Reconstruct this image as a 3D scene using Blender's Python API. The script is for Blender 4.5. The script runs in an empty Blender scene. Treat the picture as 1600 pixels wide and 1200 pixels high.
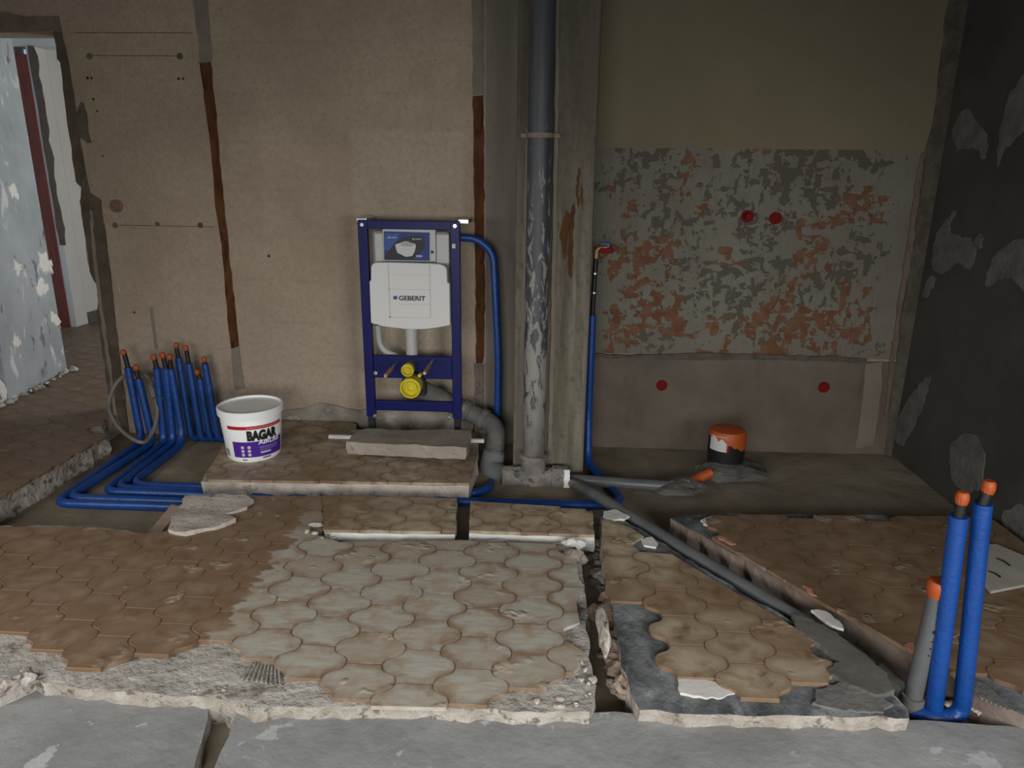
import bpy, bmesh, math, random
from mathutils import Vector, Matrix, noise
from mathutils.geometry import delaunay_2d_cdt

random.seed(7)
SC = bpy.context.scene
COL = SC.collection

# ------------------------------------------------------------------ camera
H = 1.33                                     # eye height above the tiles
FPX = math.sqrt(-((757-800)*(860-800)+(4467-600)*(277-600)))   # focal length in pixels from the vanishing points
_dn = Vector((757-800, -(4467-600), -FPX)).normalized()
_yy = Vector((860-800, -(277-600), -FPX)).normalized()
_zz = -_dn
_xx = _yy.cross(_zz)
RM = Matrix((_xx, _yy, _zz))                 # camera -> world
cam_d = bpy.data.cameras.new('camera'); cam = bpy.data.objects.new('camera', cam_d); COL.objects.link(cam)
cam_d.sensor_width = 36; cam_d.lens = FPX/1600*36; cam_d.clip_start = .02
cam.matrix_world = Matrix.Translation((0, 0, H)) @ RM.to_4x4()
SC.camera = cam

# ------------------------------------------------------------------ world, light, exposure
w = bpy.data.worlds.new('world'); SC.world = w; w.use_nodes = True
w.node_tree.nodes['Background'].inputs[0].default_value = (.62, .76, 1, 1)
w.node_tree.nodes['Background'].inputs[1].default_value = .5
SC.view_settings.view_transform = 'Standard'; SC.view_settings.look = 'None'
SC.view_settings.gamma = 1; SC.view_settings.exposure = 0; SC.view_settings.use_curve_mapping = False

def area(name, loc, target, sx, sy, power, col, spread=180):
    d = bpy.data.lights.new(name, 'AREA'); d.shape = 'RECTANGLE'; d.size = sx; d.size_y = sy; d.energy = power; d.color = col; d.spread = math.radians(spread)
    o = bpy.data.objects.new(name, d); COL.objects.link(o); o.location = loc
    o.rotation_euler = (Vector(target)-Vector(loc)).to_track_quat('-Z', 'Y').to_euler()
    return o
# daylight lamps added just inside the unseen room windows and the corridor's window
# (sky light falls steeply through the openings, so tilted, narrowed lamps send it downwards, keeping upper walls dark)
area('window_daylight', (-3.0, .55, 1.25), (-1.2, 1.2, -.35), 1.3, .9, 24, (1, .975, .94), 132)
area('window_daylight', (-.55, -1.30, 1.05), (-.45, .8, -.75), 1.5, .9, 52, (.99, .985, .97), 132)
area('window_daylight', (1.60, -.55, 1.05), (.1, 1.4, -1.2), 1.2, .9, 42, (.99, .985, .97), 132)
area('corridor_daylight', (-.86, 5.3, 1.35), (-3, 5.3, 1.2), 1.2, 1.3, 34, (.93, .97, 1))

# ------------------------------------------------------------------ pixel -> world on a known plane
def ray(u, v): return RM @ Vector((u-800, -(v-600), -FPX))
def F(u, v, z=0.0):
    r = ray(u, v); return Vector((0, 0, H)) + r*((z-H)/r.z)
def WL(u, v, y):
    r = ray(u, v); return Vector((0, 0, H)) + r*(y/r.y)
def XL(u, v, x):
    r = ray(u, v); return Vector((0, 0, H)) + r*(x/r.x)
def P2(lst, z=0.0): return [tuple(F(u, v, z)[:2]) for u, v in lst]

YB, XR = 3.77, 1.90                          # back wall, right wall
ZR = -.11                                    # bare screed level, tile tops are at 0

TC, TR = .1552, .1455                        # floor tile lattice pitch
TO = (-.3376, 1.853)
EH = .66*TC/2; WH = (2*TC-.66*TC)/2

# ------------------------------------------------------------------ materials
def srgb(r, g, b):
    f = lambda c: (c/255/12.92 if c <= 10 else ((c/255+.055)/1.055)**2.4)
    return (f(r), f(g), f(b), 1)
class NT:
    def __init__(s, name):
        s.m = bpy.data.materials.new(name); s.m.use_nodes = True; s.t = s.m.node_tree; s.n = s.t.nodes
        s.b = s.n['Principled BSDF']; s.pos = s.add('ShaderNodeNewGeometry').outputs['Position']
    def add(s, ty, **k):
        o = s.n.new(ty)
        for a, v in k.items(): setattr(o, a, v)
        return o
    def put(s, sock, v):
        if isinstance(v, bpy.types.NodeSocket): s.t.links.new(v, sock)
        else:
            if sock.type == 'RGBA' and not hasattr(v, '__len__'): v = (v, v, v, 1)
            sock.default_value = v
    def math(s, op, a, b=0, c=0, clamp=False):
        o = s.add('ShaderNodeMath', operation=op, use_clamp=clamp); s.put(o.inputs[0], a); s.put(o.inputs[1], b); s.put(o.inputs[2], c); return o.outputs[0]
    def mapping(s, v, scale=(1, 1, 1), loc=(0, 0, 0), rot=(0, 0, 0)):
        o = s.add('ShaderNodeMapping'); s.put(o.inputs['Vector'], v); o.inputs['Scale'].default_value = scale
        o.inputs['Location'].default_value = loc; o.inputs['Rotation'].default_value = rot; return o.outputs[0]
    def noise(s, v, scale, detail=5, rough=.6, dist=0):
        o = s.add('ShaderNodeTexNoise'); s.put(o.inputs['Vector'], v); o.inputs['Scale'].default_value = scale
        o.inputs['Detail'].default_value = detail; o.inputs['Roughness'].default_value = rough; o.inputs['Distortion'].default_value = dist
        return o.outputs['Fac']
    def step(s, v, lo, hi):
        o = s.add('ShaderNodeMapRange'); s.put(o.inputs[0], v); o.inputs[1].default_value = lo; o.inputs[2].default_value = hi; return o.outputs[0]
    def mix(s, f, a, b):
        o = s.add('ShaderNodeMix', data_type='RGBA'); s.put(o.inputs[0], f); s.put(o.inputs[6], a); s.put(o.inputs[7], b); return o.outputs[2]
    def sep(s, v):
        o = s.add('ShaderNodeSeparateXYZ'); s.put(o.inputs[0], v); return o.outputs
    def bump(s, h, strength=.3, dist=.01, prev=None):
        o = s.add('ShaderNodeBump'); s.put(o.inputs['Height'], h); o.inputs['Strength'].default_value = strength; o.inputs['Distance'].default_value = dist
        if prev is not None: s.put(o.inputs['Normal'], prev)
        return o.outputs[0]
    def done(s, col, rough=.85, nrm=None, spec=.25, metal=0):
        s.put(s.b.inputs['Base Color'], col); s.put(s.b.inputs['Roughness'], rough); s.b.inputs['Specular IOR Level'].default_value = spec
        s.b.inputs['Metallic'].default_value = metal
        if nrm is not None: s.put(s.b.inputs['Normal'], nrm)
        return s.m

def simple(name, c1, c2=None, scale=12, rough=.6, spec=.3, bump=.15, bscale=90, stretch=(1, 1, 1), lo=.38, hi=.62, c3=None, s3=25, t3=(.6, .64), metal=0, bdist=.004):
    t = NT(name); v = t.mapping(t.pos, stretch)
    col = c1
    if c2: col = t.mix(t.step(t.noise(v, scale), lo, hi), c1, c2)
    if c3: col = t.mix(t.step(t.noise(t.mapping(v, loc=(3.1, 7.7, 1.3)), s3, 4), *t3), col, c3)
    nrm = t.bump(t.noise(v, bscale, 4), bump, bdist) if bump else None
    return t.done(col, rough, nrm, spec, metal)

def L(r, g, b): return (r, g, b, 1)
MT = {}
# left plaster: warm beige, faint block courses, a cleaner rectangle behind the frame, paler and pinker low down
t = NT('beige_plaster')
x, y, z = t.sep(t.pos)
base = t.mix(t.step(t.noise(t.pos, 2.2, 6), .35, .68), L(0.3153, 0.2505, 0.1825), L(0.3894, 0.3174, 0.2355))
base = t.mix(t.math('MULTIPLY', t.step(t.math('ADD', z, t.math('MULTIPLY', t.noise(t.pos, 3, 5), .7)), 1.3, .5), .55), base, L(0.3953, 0.3254, 0.2658))
rect = t.math('MULTIPLY', t.step(x, -1.03, -1.0), t.math('MULTIPLY', t.step(x, -.43, -.46), t.step(z, 1.56, 1.53)))
base = t.mix(t.math('MULTIPLY', rect, .55), base, L(0.408, 0.3527, 0.2652))
courses = t.math('ABSOLUTE', t.math('SUBTRACT', t.math('FRACT', t.math('ADD', t.math('MULTIPLY', z, 4.3), t.math('MULTIPLY', t.noise(t.mapping(t.pos, (1, 1, 3)), 3), .25))), .5))
cm = t.math('MULTIPLY', t.step(courses, .06, .0), t.math('MULTIPLY', t.step(x, -1.72, -1.68), t.step(t.noise(t.pos, 4), .45, .62)))
base = t.mix(t.math('MULTIPLY', cm, .28), base, L(0.2226, 0.1765, 0.1252))
base = t.mix(t.math('MULTIPLY', t.step(t.noise(t.pos, 38, 4), .38, .66), .30), base, L(0.216, 0.1782, 0.1426))
spk = t.step(t.noise(t.pos, 75, 3), .62, .70)
base = t.mix(t.math('MULTIPLY', spk, .5), base, L(0.1484, 0.1176, 0.08483))
dirt = t.step(t.noise(t.mapping(t.pos, (1, 1, .5)), 5, 6), .55, .75)
base = t.mix(t.math('MULTIPLY', dirt, .3), base, L(0.2349, 0.1881, 0.1358))
n1 = t.bump(t.noise(t.pos, 95, 3), .9, .006); n1 = t.bump(t.noise(t.pos, 24, 5), .6, .010, n1); n1 = t.bump(cm, .4, .004, n1)
MT['plaster'] = t.done(base, .92, n1, .15)
MT['cream'] = simple('cream_paint', L(0.1982, 0.1723, 0.111), L(0.177, 0.1522, 0.09714), 2, .8, .2, .12, 60)
MT['lintel'] = simple('raw_reddish_mortar', L(0.15, 0.105, 0.0775), L(0.18, 0.145, 0.115), 14, .95, .1, .7, 50, bdist=.01)
MT['jamb'] = simple('raw_mortar_edge', L(0.081, 0.06396, 0.04598), L(0.1166, 0.09441, 0.06966), 9, .95, .1, .8, 40, c3=L(0.162, 0.1401, 0.1087), s3=11, t3=(.62, .68), bdist=.012)
MT['darkjamb'] = simple('dark_mortar_and_ledge_shadow', L(0.08, 0.07, 0.055), L(0.12, 0.105, 0.085), 12, .95, .1, .8, 40, bdist=.01)
# column concrete: vertical streaks
t = NT('streaked_concrete')
v = t.mapping(t.pos, (9, 9, .9))
c = t.mix(t.step(t.noise(v, 2.2, 7), .32, .68), L(0.1095, 0.09483, 0.06888), L(0.2001, 0.178, 0.1378))
c = t.mix(t.math('MULTIPLY', t.step(t.noise(t.mapping(t.pos, (20, 20, 1.2)), 1.5, 5), .60, .70), .5), c, L(0.2667, 0.245, 0.2025))
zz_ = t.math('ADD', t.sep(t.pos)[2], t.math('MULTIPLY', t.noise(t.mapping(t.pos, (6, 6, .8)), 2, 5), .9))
c = t.mix(t.math('MULTIPLY', t.step(zz_, 1.3, 2.2), .6), c, L(0.06056, 0.05104, 0.03911))  # darker towards the top: streaky stains, plus weaker light up there painted in
c = t.mix(t.math('MULTIPLY', t.step(t.noise(t.mapping(t.pos, (1, 1, .6)), 40, 5), .52, .70), .65), c, L(0.07147, 0.06474, 0.04952))
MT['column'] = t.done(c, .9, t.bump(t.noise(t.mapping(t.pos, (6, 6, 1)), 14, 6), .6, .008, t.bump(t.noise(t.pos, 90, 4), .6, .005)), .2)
t = NT('grey_wall_concrete')
c = t.mix(t.step(t.noise(t.mapping(t.pos, (4, 4, .6)), 2, 6), .35, .65), L(0.155, 0.1364, 0.1085), L(0.2046, 0.1829, 0.1488))
c = t.mix(t.math('MULTIPLY', t.step(t.noise(t.pos, 40, 3), .66, .74), .6), c, L(0.0868, 0.0744, 0.062))
MT['backconc'] = t.done(c, .9, t.bump(t.noise(t.pos, 30, 6), .4, .005), .2)
MT['rust'] = simple('rusty_strip', L(0.066, 0.02525, 0.00924), L(0.1056, 0.04455, 0.01848), 9, .9, .15, .5, 60, (2, 2, .7), c3=L(0.0396, 0.01782, 0.00924), s3=16, t3=(.55, .66))
MT['filler'] = simple('grey_filler', L(0.17, 0.1475, 0.12), L(0.21, 0.185, 0.15), 8, .95, .1, .5, 50)
MT['rustpatch'] = simple('orange_rust_stain', L(0.1021, 0.04536, 0.01701), L(0.06426, 0.03213, 0.01512), 12, .85, .2, .5, 60, (5, 5, .8))
# adhesive patch: greenish white skim with torn islands of grey render and terracotta brick
t = NT('torn_tile_adhesive')
x, y, z = t.sep(t.pos)
nz = t.add('ShaderNodeTexNoise'); t.put(nz.inputs['Vector'], t.pos); nz.inputs['Scale'].default_value = 16; nz.inputs['Detail'].default_value = 4
wp_ = t.add('ShaderNodeVectorMath', operation='MULTIPLY_ADD'); t.put(wp_.inputs[0], nz.outputs['Color']); wp_.inputs[1].default_value = (.05, .05, .05); t.put(wp_.inputs[2], t.pos)
def blocks(sc3, loc):
    v_ = t.add('ShaderNodeTexVoronoi', distance='CHEBYCHEV'); t.put(v_.inputs['Vector'], t.mapping(wp_.outputs[0], sc3, loc)); v_.inputs['Scale'].default_value = 1
    return t.sep(v_.outputs['Color'])[0]
big = t.noise(t.mapping(t.pos, loc=(1.3, 0, .4)), 7, 4, .6, .3); fine = t.noise(t.pos, 32, 4, .6, .4)
isl = t.math('ADD', t.math('MULTIPLY', t.math('MAXIMUM', blocks((19, 1, 34), (0, 0, 0)), blocks((34, 1, 16), (3, 0, 5))), .30), t.math('ADD', t.math('MULTIPLY', big, .42), t.math('MULTIPLY', fine, .34)))
fade = t.math('MULTIPLY', t.step(x, .24, .36), t.step(x, 1.76, 1.62))
isl = t.math('ADD', isl, t.math('MULTIPLY', t.math('SUBTRACT', fade, 1), .12))
hole = t.step(isl, .603, .612)
kind = t.noise(t.mapping(t.pos, (1.2, 1, 1), (9, 2, 4)), 3.2, 3, .5)
kind = t.math('ADD', kind, t.math('MULTIPLY', t.math('SUBTRACT', .95, z), .16))
brick = t.step(kind, .49, .515)
skim = t.mix(t.step(t.noise(t.pos, 3.5, 5), .35, .65), L(0.1926, 0.1859, 0.15), L(0.1702, 0.1546, 0.1231))
skim = t.mix(t.math('MULTIPLY', t.step(z, .62, .42), .45), skim, L(0.1613, 0.1344, 0.1075))
skim = t.mix(t.math('MULTIPLY', t.step(t.noise(t.mapping(t.pos, (14, 1, 1.2)), 5, 4), .56, .64), .4), skim, L(0.1254, 0.121, 0.09853))
inner = t.mix(brick, L(0.1004, 0.09181, 0.07047), t.mix(t.step(t.noise(t.pos, 20, 3), .4, .6), L(0.1452, 0.06619, 0.0363), L(0.1793, 0.09391, 0.05552)))
col = t.mix(hole, skim, inner)
wv = t.add('ShaderNodeTexWave', wave_type='BANDS', bands_direction='X'); t.put(wv.inputs['Vector'], t.mapping(t.pos, (1, 1, 1), rot=(0, .12, 0))); wv.inputs['Scale'].default_value = 26; wv.inputs['Distortion'].default_value = 2.5; wv.inputs['Detail'].default_value = 2
comb = t.math('MULTIPLY', wv.outputs['Fac'], t.step(x, .52, .40))
n1 = t.bump(t.math('SUBTRACT', t.math('MULTIPLY', comb, .5), hole), .8, .006)
MT['adhesive'] = t.done(col, .92, t.bump(t.noise(t.pos, 60, 4), .35, .004, n1), .15)
t = NT('stained_cement_render')
c = t.mix(t.step(t.noise(t.mapping(t.pos, (1, 1, 1)), 3.2, 7), .35, .65), L(0.117, 0.0936, 0.07254), L(0.1591, 0.1334, 0.1053))
c = t.mix(t.math('MULTIPLY', t.step(t.noise(t.mapping(t.pos, (1.2, 1, .35)), 4.0, 5), .58, .72), .55), c, L(0.07956, 0.06552, 0.05148))
MT['render'] = t.done(c, .93, t.bump(t.noise(t.pos, 26, 6), .5, .006), .15)
MT['paledry'] = simple('pale_repair_plaster', L(0.21, 0.18, 0.14), L(0.18, 0.15, 0.1175), 6, .95, .1, .3, 60)
t = NT('dark_grey_render')
c = t.mix(t.step(t.noise(t.pos, 2.4, 7), .35, .65), L(0.05437, 0.05278, 0.0471), L(0.07995, 0.07576, 0.06737))
MT['wallright'] = t.done(c, .9, t.bump(t.noise(t.pos, 18, 6), .45, .006), .2)
MT['patchgrey'] = simple('light_grey_plaster_patch', L(0.162, 0.1552, 0.144), L(0.1125, 0.108, 0.099), 11, .95, .1, .6, 45, bdist=.008)
t = NT('blue_grey_scraped_wall')
v = t.mapping(t.pos, (1, 1, .55))
c = t.mix(t.step(t.noise(t.pos, 2.6, 6), .35, .65), L(.30, .32, .325), L(.40, .42, .42))
c = t.mix(t.step(t.noise(v, 9, 5, .6, .6), .60, .66), c, L(.60, .60, .585))
c = t.mix(t.math('MULTIPLY', t.step(t.noise(t.mapping(v, loc=(5, 1, 2)), 11, 5, .6, .8), .62, .66), .8), c, L(.12, .125, .13))
MT['corrwall'] = t.done(c, .85, t.bump(t.noise(v, 9, 6, .6, .6), .7, .012), .2)
MT['whitewall'] = simple('white_wall', L(.74, .71, .64), L(.70, .67, .60), 3, .85, .2, .1, 60)
MT['redwood'] = simple('dark_red_wood', L(.22, .055, .03), L(.17, .04, .025), 6, .5, .3, .1, 40, (8, 8, .6))
MT['ceiling'] = simple('ceiling_paint', L(0.21, 0.196, 0.175), L(0.182, 0.168, 0.147), 2, .9, .1, .1, 60)

# concrete family
def concrete(name, c1, c2, c3=None, t3=(.6, .66), s3=7, b=.6, bs=35, bd=.008, sc=3.5, rough=.92):
    return simple(name, c1, c2, sc, rough, .18, b, bs, c3=c3, s3=s3, t3=t3, bdist=bd)
MT['screed'] = concrete('bare_screed', L(0.2065, 0.175, 0.1255), L(0.2753, 0.2358, 0.1757), L(0.1529, 0.1178, 0.07525), (.58, .74), 3.2, .5, 40, .005)
MT['front'] = simple('smooth_grey_concrete', L(0.1919, 0.1938, 0.1889), L(0.2625, 0.2652, 0.261), 3.2, .9, .2, .5, 22, c3=L(0.3501, 0.3536, 0.3503), s3=5.5, t3=(.615, .635), bdist=.008)
MT['bed'] = concrete('pale_mortar_bed', L(0.2937, 0.2693, 0.2343), L(0.3916, 0.3707, 0.3357), L(0.1958, 0.1643, 0.1329), (.60, .68), 9, .9, 30, .014, 8)
MT['scar'] = concrete('crumbly_wall_base', L(.20, .175, .145), L(.29, .26, .22), L(.36, .34, .31), (.6, .66), 10, .8, 30, .012, 9)
MT['bedside'] = concrete('rough_mortar_side', L(0.264, 0.232, 0.196), L(0.384, 0.352, 0.312), L(0.136, 0.116, 0.096), (.56, .64), 26, 1, 24, .02, 12)
MT['whiteside'] = concrete('white_plaster_edge', L(0.528, 0.512, 0.48), L(0.592, 0.584, 0.56), L(0.36, 0.288, 0.224), (.66, .72), 9, .4, 20, .008)
MT['island_side'] = concrete('dusty_mortar_edge', L(0.34, 0.2932, 0.255), L(0.476, 0.4335, 0.3867), L(0.255, 0.2125, 0.17), (.60, .7), 14, .9, 30, .012, 9)
MT['pinkside'] = concrete('pinkish_trench_side', L(0.1485, 0.11, 0.088), L(0.198, 0.1568, 0.1293), L(0.077, 0.06875, 0.0605), (.6, .7), 8, .6, 30, .01, 6)
MT['charcoal'] = simple('charcoal_adhesive', L(.06, .065, .068), L(.19, .2, .205), 7, .9, .2, .8, 26, (1, .6, 1), c3=L(.36, .37, .37), s3=9, t3=(.56, .74), bdist=.012)
MT['darkmortar'] = concrete('fresh_dark_mortar', L(.085, .083, .075), L(.13, .125, .11), L(.24, .24, .22), (.66, .8), 5, .35, 40, .005, 5)
MT['chunk'] = concrete('pinkish_mortar_chunk', L(0.374, 0.323, 0.2805), L(0.459, 0.4123, 0.3655), L(0.255, 0.2125, 0.1785), (.62, .68), 14, .8, 45, .008, 6)
MT['looseslab'] = concrete('sandy_loose_slab', L(0.2635, 0.2227, 0.185), L(0.3262, 0.2854, 0.2415), L(0.1819, 0.1474, 0.1192), (.64, .72), 16, .6, 60, .006, 5)
MT['rubble'] = concrete('rubble', L(.34, .30, .26), L(.47, .44, .40), L(.2, .16, .13), (.58, .66), 12, .8, 50, .008, 12)
MT['rubbledark'] = concrete('dark_rubble', L(.13, .12, .105), L(.24, .215, .185), L(.3, .22, .16), (.6, .68), 10, .8, 50, .008, 12)  # darker rubble tone, also on the sides of the bare concrete slabs
MT['rubblebrown'] = concrete('brown_rubble', L(.26, .19, .145), L(.36, .28, .22), L(.14, .1, .08), (.6, .66), 14, .8, 50, .008, 12)

# glazed tile: pale grey-beige glaze with rusty margins; a brown film covers the left and back, the right fields are brown all over
def tile_mat(name, pale, gold=True):
    t = NT(name)
    tc = t.add('ShaderNodeTexCoord').outputs['Object']; oi = t.add('ShaderNodeObjectInfo').outputs['Random']
    x, y, z = t.sep(tc); X, Y, Z = t.sep(t.pos)
    off = t.add('ShaderNodeCombineXYZ'); t.put(off.inputs[0], t.math('MULTIPLY', oi, 40)); t.put(off.inputs[1], t.math('MULTIPLY', oi, 23))
    add = t.add('ShaderNodeVectorMath', operation='ADD'); t.put(add.inputs[0], tc); t.put(add.inputs[1], off.outputs[0]); lv = add.outputs[0]
    st = t.noise(t.mapping(lv, (9, 30, 9)), 1.6, 5, .6, .4)
    bl = t.noise(lv, 11, 5, .6, .4)
    ex = t.math('MULTIPLY', t.math('ABSOLUTE', x), 1/.099); ey = t.math('MULTIPLY', t.math('ABSOLUTE', y), 1/.0727)
    ax_, ay_ = t.math('ABSOLUTE', x), t.math('ABSOLUTE', y)
    dx, dy = WH-EH, -TR/2; ln = math.hypot(dx, dy); nx, ny = -dy/ln, dx/ln
    tt = t.math('ADD', t.math('MULTIPLY', t.math('SUBTRACT', ax_, EH), dx/ln**2), t.math('MULTIPLY', t.math('SUBTRACT', ay_, TR/2), dy/ln**2), clamp=True)
    ds = t.math('ADD', t.math('MULTIPLY', t.math('SUBTRACT', ax_, WH), nx), t.math('MULTIPLY', ay_, ny))
    ds = t.math('ADD', ds, t.math('MULTIPLY', t.math('SINE', t.math('MULTIPLY', tt, 2*math.pi)), .008))
    dist = t.math('MAXIMUM', ds, t.math('SUBTRACT', ay_, TR/2))      # 0 at the rim, negative inside
    ed = t.math('ADD', t.math('MULTIPLY', t.step(dist, -.0055, -.001), .55), t.math('MULTIPLY', t.math('MULTIPLY', t.step(dist, -.034, -.002), t.step(bl, .36, .62)), .75), clamp=True)
    film = t.math('ADD', X, t.math('MULTIPLY', t.math('SUBTRACT', t.noise(t.mapping(t.pos, (2, 5, 1)), 2.5, 5), .5), .30))
    pz = t.math('MULTIPLY', t.step(film, -.972, -.955), t.step(t.math('ADD', Y, t.math('MULTIPLY', t.noise(t.pos, 4), .3)), 2.95, 2.5)) if pale else 0.0
    brown = t.mix(t.step(bl, .34, .68), L(0.1548, 0.09288, 0.05108), L(0.2554, 0.1819, 0.12))
    brown = t.mix(t.math('MULTIPLY', t.step(st, .56, .74), .6), brown, L(0.215, 0.1075, 0.043) if pale else L(0.2064, 0.1032, 0.043))
    paleC = t.mix(t.step(st, .40, .62), L(0.3913, 0.387, 0.3397), L(0.3526, 0.301, 0.2322))
    paleC = t.mix(t.math('MULTIPLY', t.step(bl, .50, .70), .8), paleC, L(0.2924, 0.1892, 0.1075))
    g = t.step(oi, .55, .95)
    paleC = t.mix(t.math('MULTIPLY', g, .45), paleC, L(0.2924, 0.2236, 0.1505))
    if gold and not pale: brown = t.mix(t.math('MULTIPLY', t.step(bl, .30, .56), t.step(t.noise(t.mapping(t.pos, loc=(2, 2, 0)), 1.6, 3), .34, .56)), brown, L(0.387, 0.3225, 0.2279))
    c = t.mix(pz, brown, paleC)
    c = t.mix(t.math('MULTIPLY', ed, .85), c, L(.15, .085, .045))
    v = t.add('ShaderNodeTexVoronoi', feature='SMOOTH_F1'); t.put(v.inputs['Vector'], lv); v.inputs['Scale'].default_value = 62
    orn = t.math('MULTIPLY', t.step(t.noise(t.mapping(lv, loc=(3, 8, 0)), 9, 2), .60, .68), t.step(oi, .48, .52))
    n1 = t.bump(t.math('MULTIPLY', orn, v.outputs['Distance']), .55, .010)
    n1 = t.bump(t.noise(t.mapping(lv, (6, 20, 6)), 4, 4), .12, .004, n1)
    c = t.mix(t.math('MULTIPLY', orn, .25), c, L(.48, .43, .36))
    return t.done(c, t.math('ADD', .34, t.math('MULTIPLY', bl, .3)), n1, .42)
MT['tile'] = tile_mat('glazed_floor_tile', True)
MT['tilebrown'] = tile_mat('golden_brown_floor_tile', False)
MT['tiledull'] = tile_mat('dull_brown_floor_tile', False, False)  # darker brown without the gold, for the right field

def plastic(name, c, rough=.4, bump=.05, bs=60, spec=.4, c2=None): return simple(name, c, c2, 8, rough, spec, bump, bs)
MT['blue'] = plastic('blue_foam_sleeve', L(0.0051, 0.0527, 0.2465), .4, .7, 45, .5, L(0.0034, 0.0425, 0.1955))
MT['black'] = plastic('black_rubber', L(.01, .01, .011), .5)
MT['orange'] = plastic('orange_cap', L(0.368, 0.068, 0.012), .5, .2, 80)
MT['pvc'] = plastic('grey_pvc', L(0.0986, 0.102, 0.1054), .38, .05, 40, .45, L(0.0782, 0.0816, 0.085))
MT['elbow'] = plastic('new_grey_pvc', L(.19, .198, .2), .3, .03, 40, .5)
MT['dustypvc'] = simple('dusty_grey_pvc', L(0.09, 0.09, 0.087), L(0.138, 0.129, 0.114), 8, .65, .3, .2, 50, c3=L(0.204, 0.192, 0.168), s3=14, t3=(.6, .7))
t = NT('stack_pipe_with_flaking_paint')
X, Y, Z = t.sep(t.pos)
flake = t.step(t.math('ADD', t.noise(t.mapping(t.pos, (1.6, 1.6, .5)), 20, 6, .65, .5), t.math('MULTIPLY', t.math('SUBTRACT', .95, Z), .17)), .52, .57)
flake = t.math('MULTIPLY', flake, t.math('ADD', .12, t.math('MULTIPLY', t.step(Z, 1.62, 1.2), .88)))
c = t.mix(t.step(t.noise(t.mapping(t.pos, (6, 6, .5)), 3, 5), .35, .65), L(0.035, 0.0399, 0.0476), L(0.063, 0.0672, 0.0735))
c = t.mix(flake, c, L(.23, .222, .2))
c = t.mix(t.step(Z, .35, -.02), c, t.mix(t.step(t.noise(t.pos, 20, 4), .4, .6), L(0.133, 0.1155, 0.098), L(0.077, 0.0735, 0.07)))
MT['stack'] = t.done(c, .5, t.bump(flake, .3, .003), .4)
MT['teedusty'] = simple('mortar_smeared_pipe', L(0.136, 0.132, 0.124), L(0.248, 0.216, 0.188), 14, .9, .15, .9, 60, c3=L(0.08, 0.076, 0.072), s3=22, t3=(.56, .62), bdist=.01)
MT['frameblue'] = plastic('navy_powder_coat', L(.004, .007, .085), .4, .03, 40, .22)
MT['cistern'] = plastic('grey_white_plastic', L(.42, .42, .41), .45, .05, 40)
MT['white'] = plastic('white_polystyrene', L(0.6138, 0.6138, 0.5952), .6, .1, 200, .3)
MT['groove'] = plastic('moulded_line', L(.50, .50, .48), .6)
MT['yellow'] = plastic('yellow_plug', L(.60, .50, .02), .4)
MT['amber'] = plastic('amber_rod_sleeve', L(.36, .20, .03), .4)
MT['steel'] = simple('zinc_steel', L(.6, .6, .6), None, rough=.3, metal=1, bump=0)
MT['cardblue'] = plastic('card_blue', L(.012, .025, .16), .5, 0)
MT['cardlight'] = plastic('card_mid_blue', L(.02, .075, .26), .5, 0)
MT['cardblack'] = plastic('card_black', L(.012, .013, .016), .5, 0)
MT['printgrey'] = plastic('print_grey_white', L(.5, .5, .5), .5, 0)
MT['printgrey2'] = plastic('print_mid_grey', L(.33, .33, .335), .5, 0)
MT['printviolet'] = plastic('print_pale_violet', L(.3, .32, .55), .5, 0)
MT['bucketwhite'] = plastic('white_bucket_plastic', L(0.84, 0.861, 0.861), .35, .03, 40, .45)
MT['red'] = plastic('print_red', L(.45, .012, .02), .45, 0)
MT['purple'] = plastic('print_purple', L(.07, .015, .26), .45, 0)
MT['ink'] = plastic('print_black', L(.012, .012, .014), .5, 0)
MT['redplug'] = plastic('red_plug', L(.16, .008, .008), .6, .05, 60, .08)
MT['brass'] = simple('brass', L(.30, .19, .08), L(.2, .11, .05), 30, .45, .4, .1, 60, metal=.6)
MT['conduit'] = simple('grey_conduit', L(0.192, 0.172, 0.148), L(0.144, 0.128, 0.112), 10, .6, .3, .1, 60)
MT['whitebatten'] = plastic('white_batten', L(0.663, 0.646, 0.612), .6)
MT['woodwedge'] = simple('brown_board', L(.22, .16, .115), L(.28, .21, .155), 5, .85, .2, .3, 40, (1, 6, 1))
MT['cloth'] = simple('white_torn_tape', L(.76, .76, .74), L(.66, .66, .64), 20, .8, .2, .5, 60)
MT['pinkspray'] = simple('pink_marking_paint', L(.60, .22, .20), L(.45, .22, .17), 16, .8, .2, .1, 60)
MT['board'] = simple('dusty_white_board', L(.40, .375, .335), L(.33, .305, .265), 5, .9, .2, .2, 60)
MT['redbrown'] = simple('red_brown_pipe', L(.14, .055, .05), L(.2, .1, .085), 14, .5, .4, .2, 50)
MT['greentape'] = plastic('green_tie', L(.02, .13, .07), .5)
MT['glass'] = plastic('window_frame_white', L(.7, .7, .68), .5)

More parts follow.
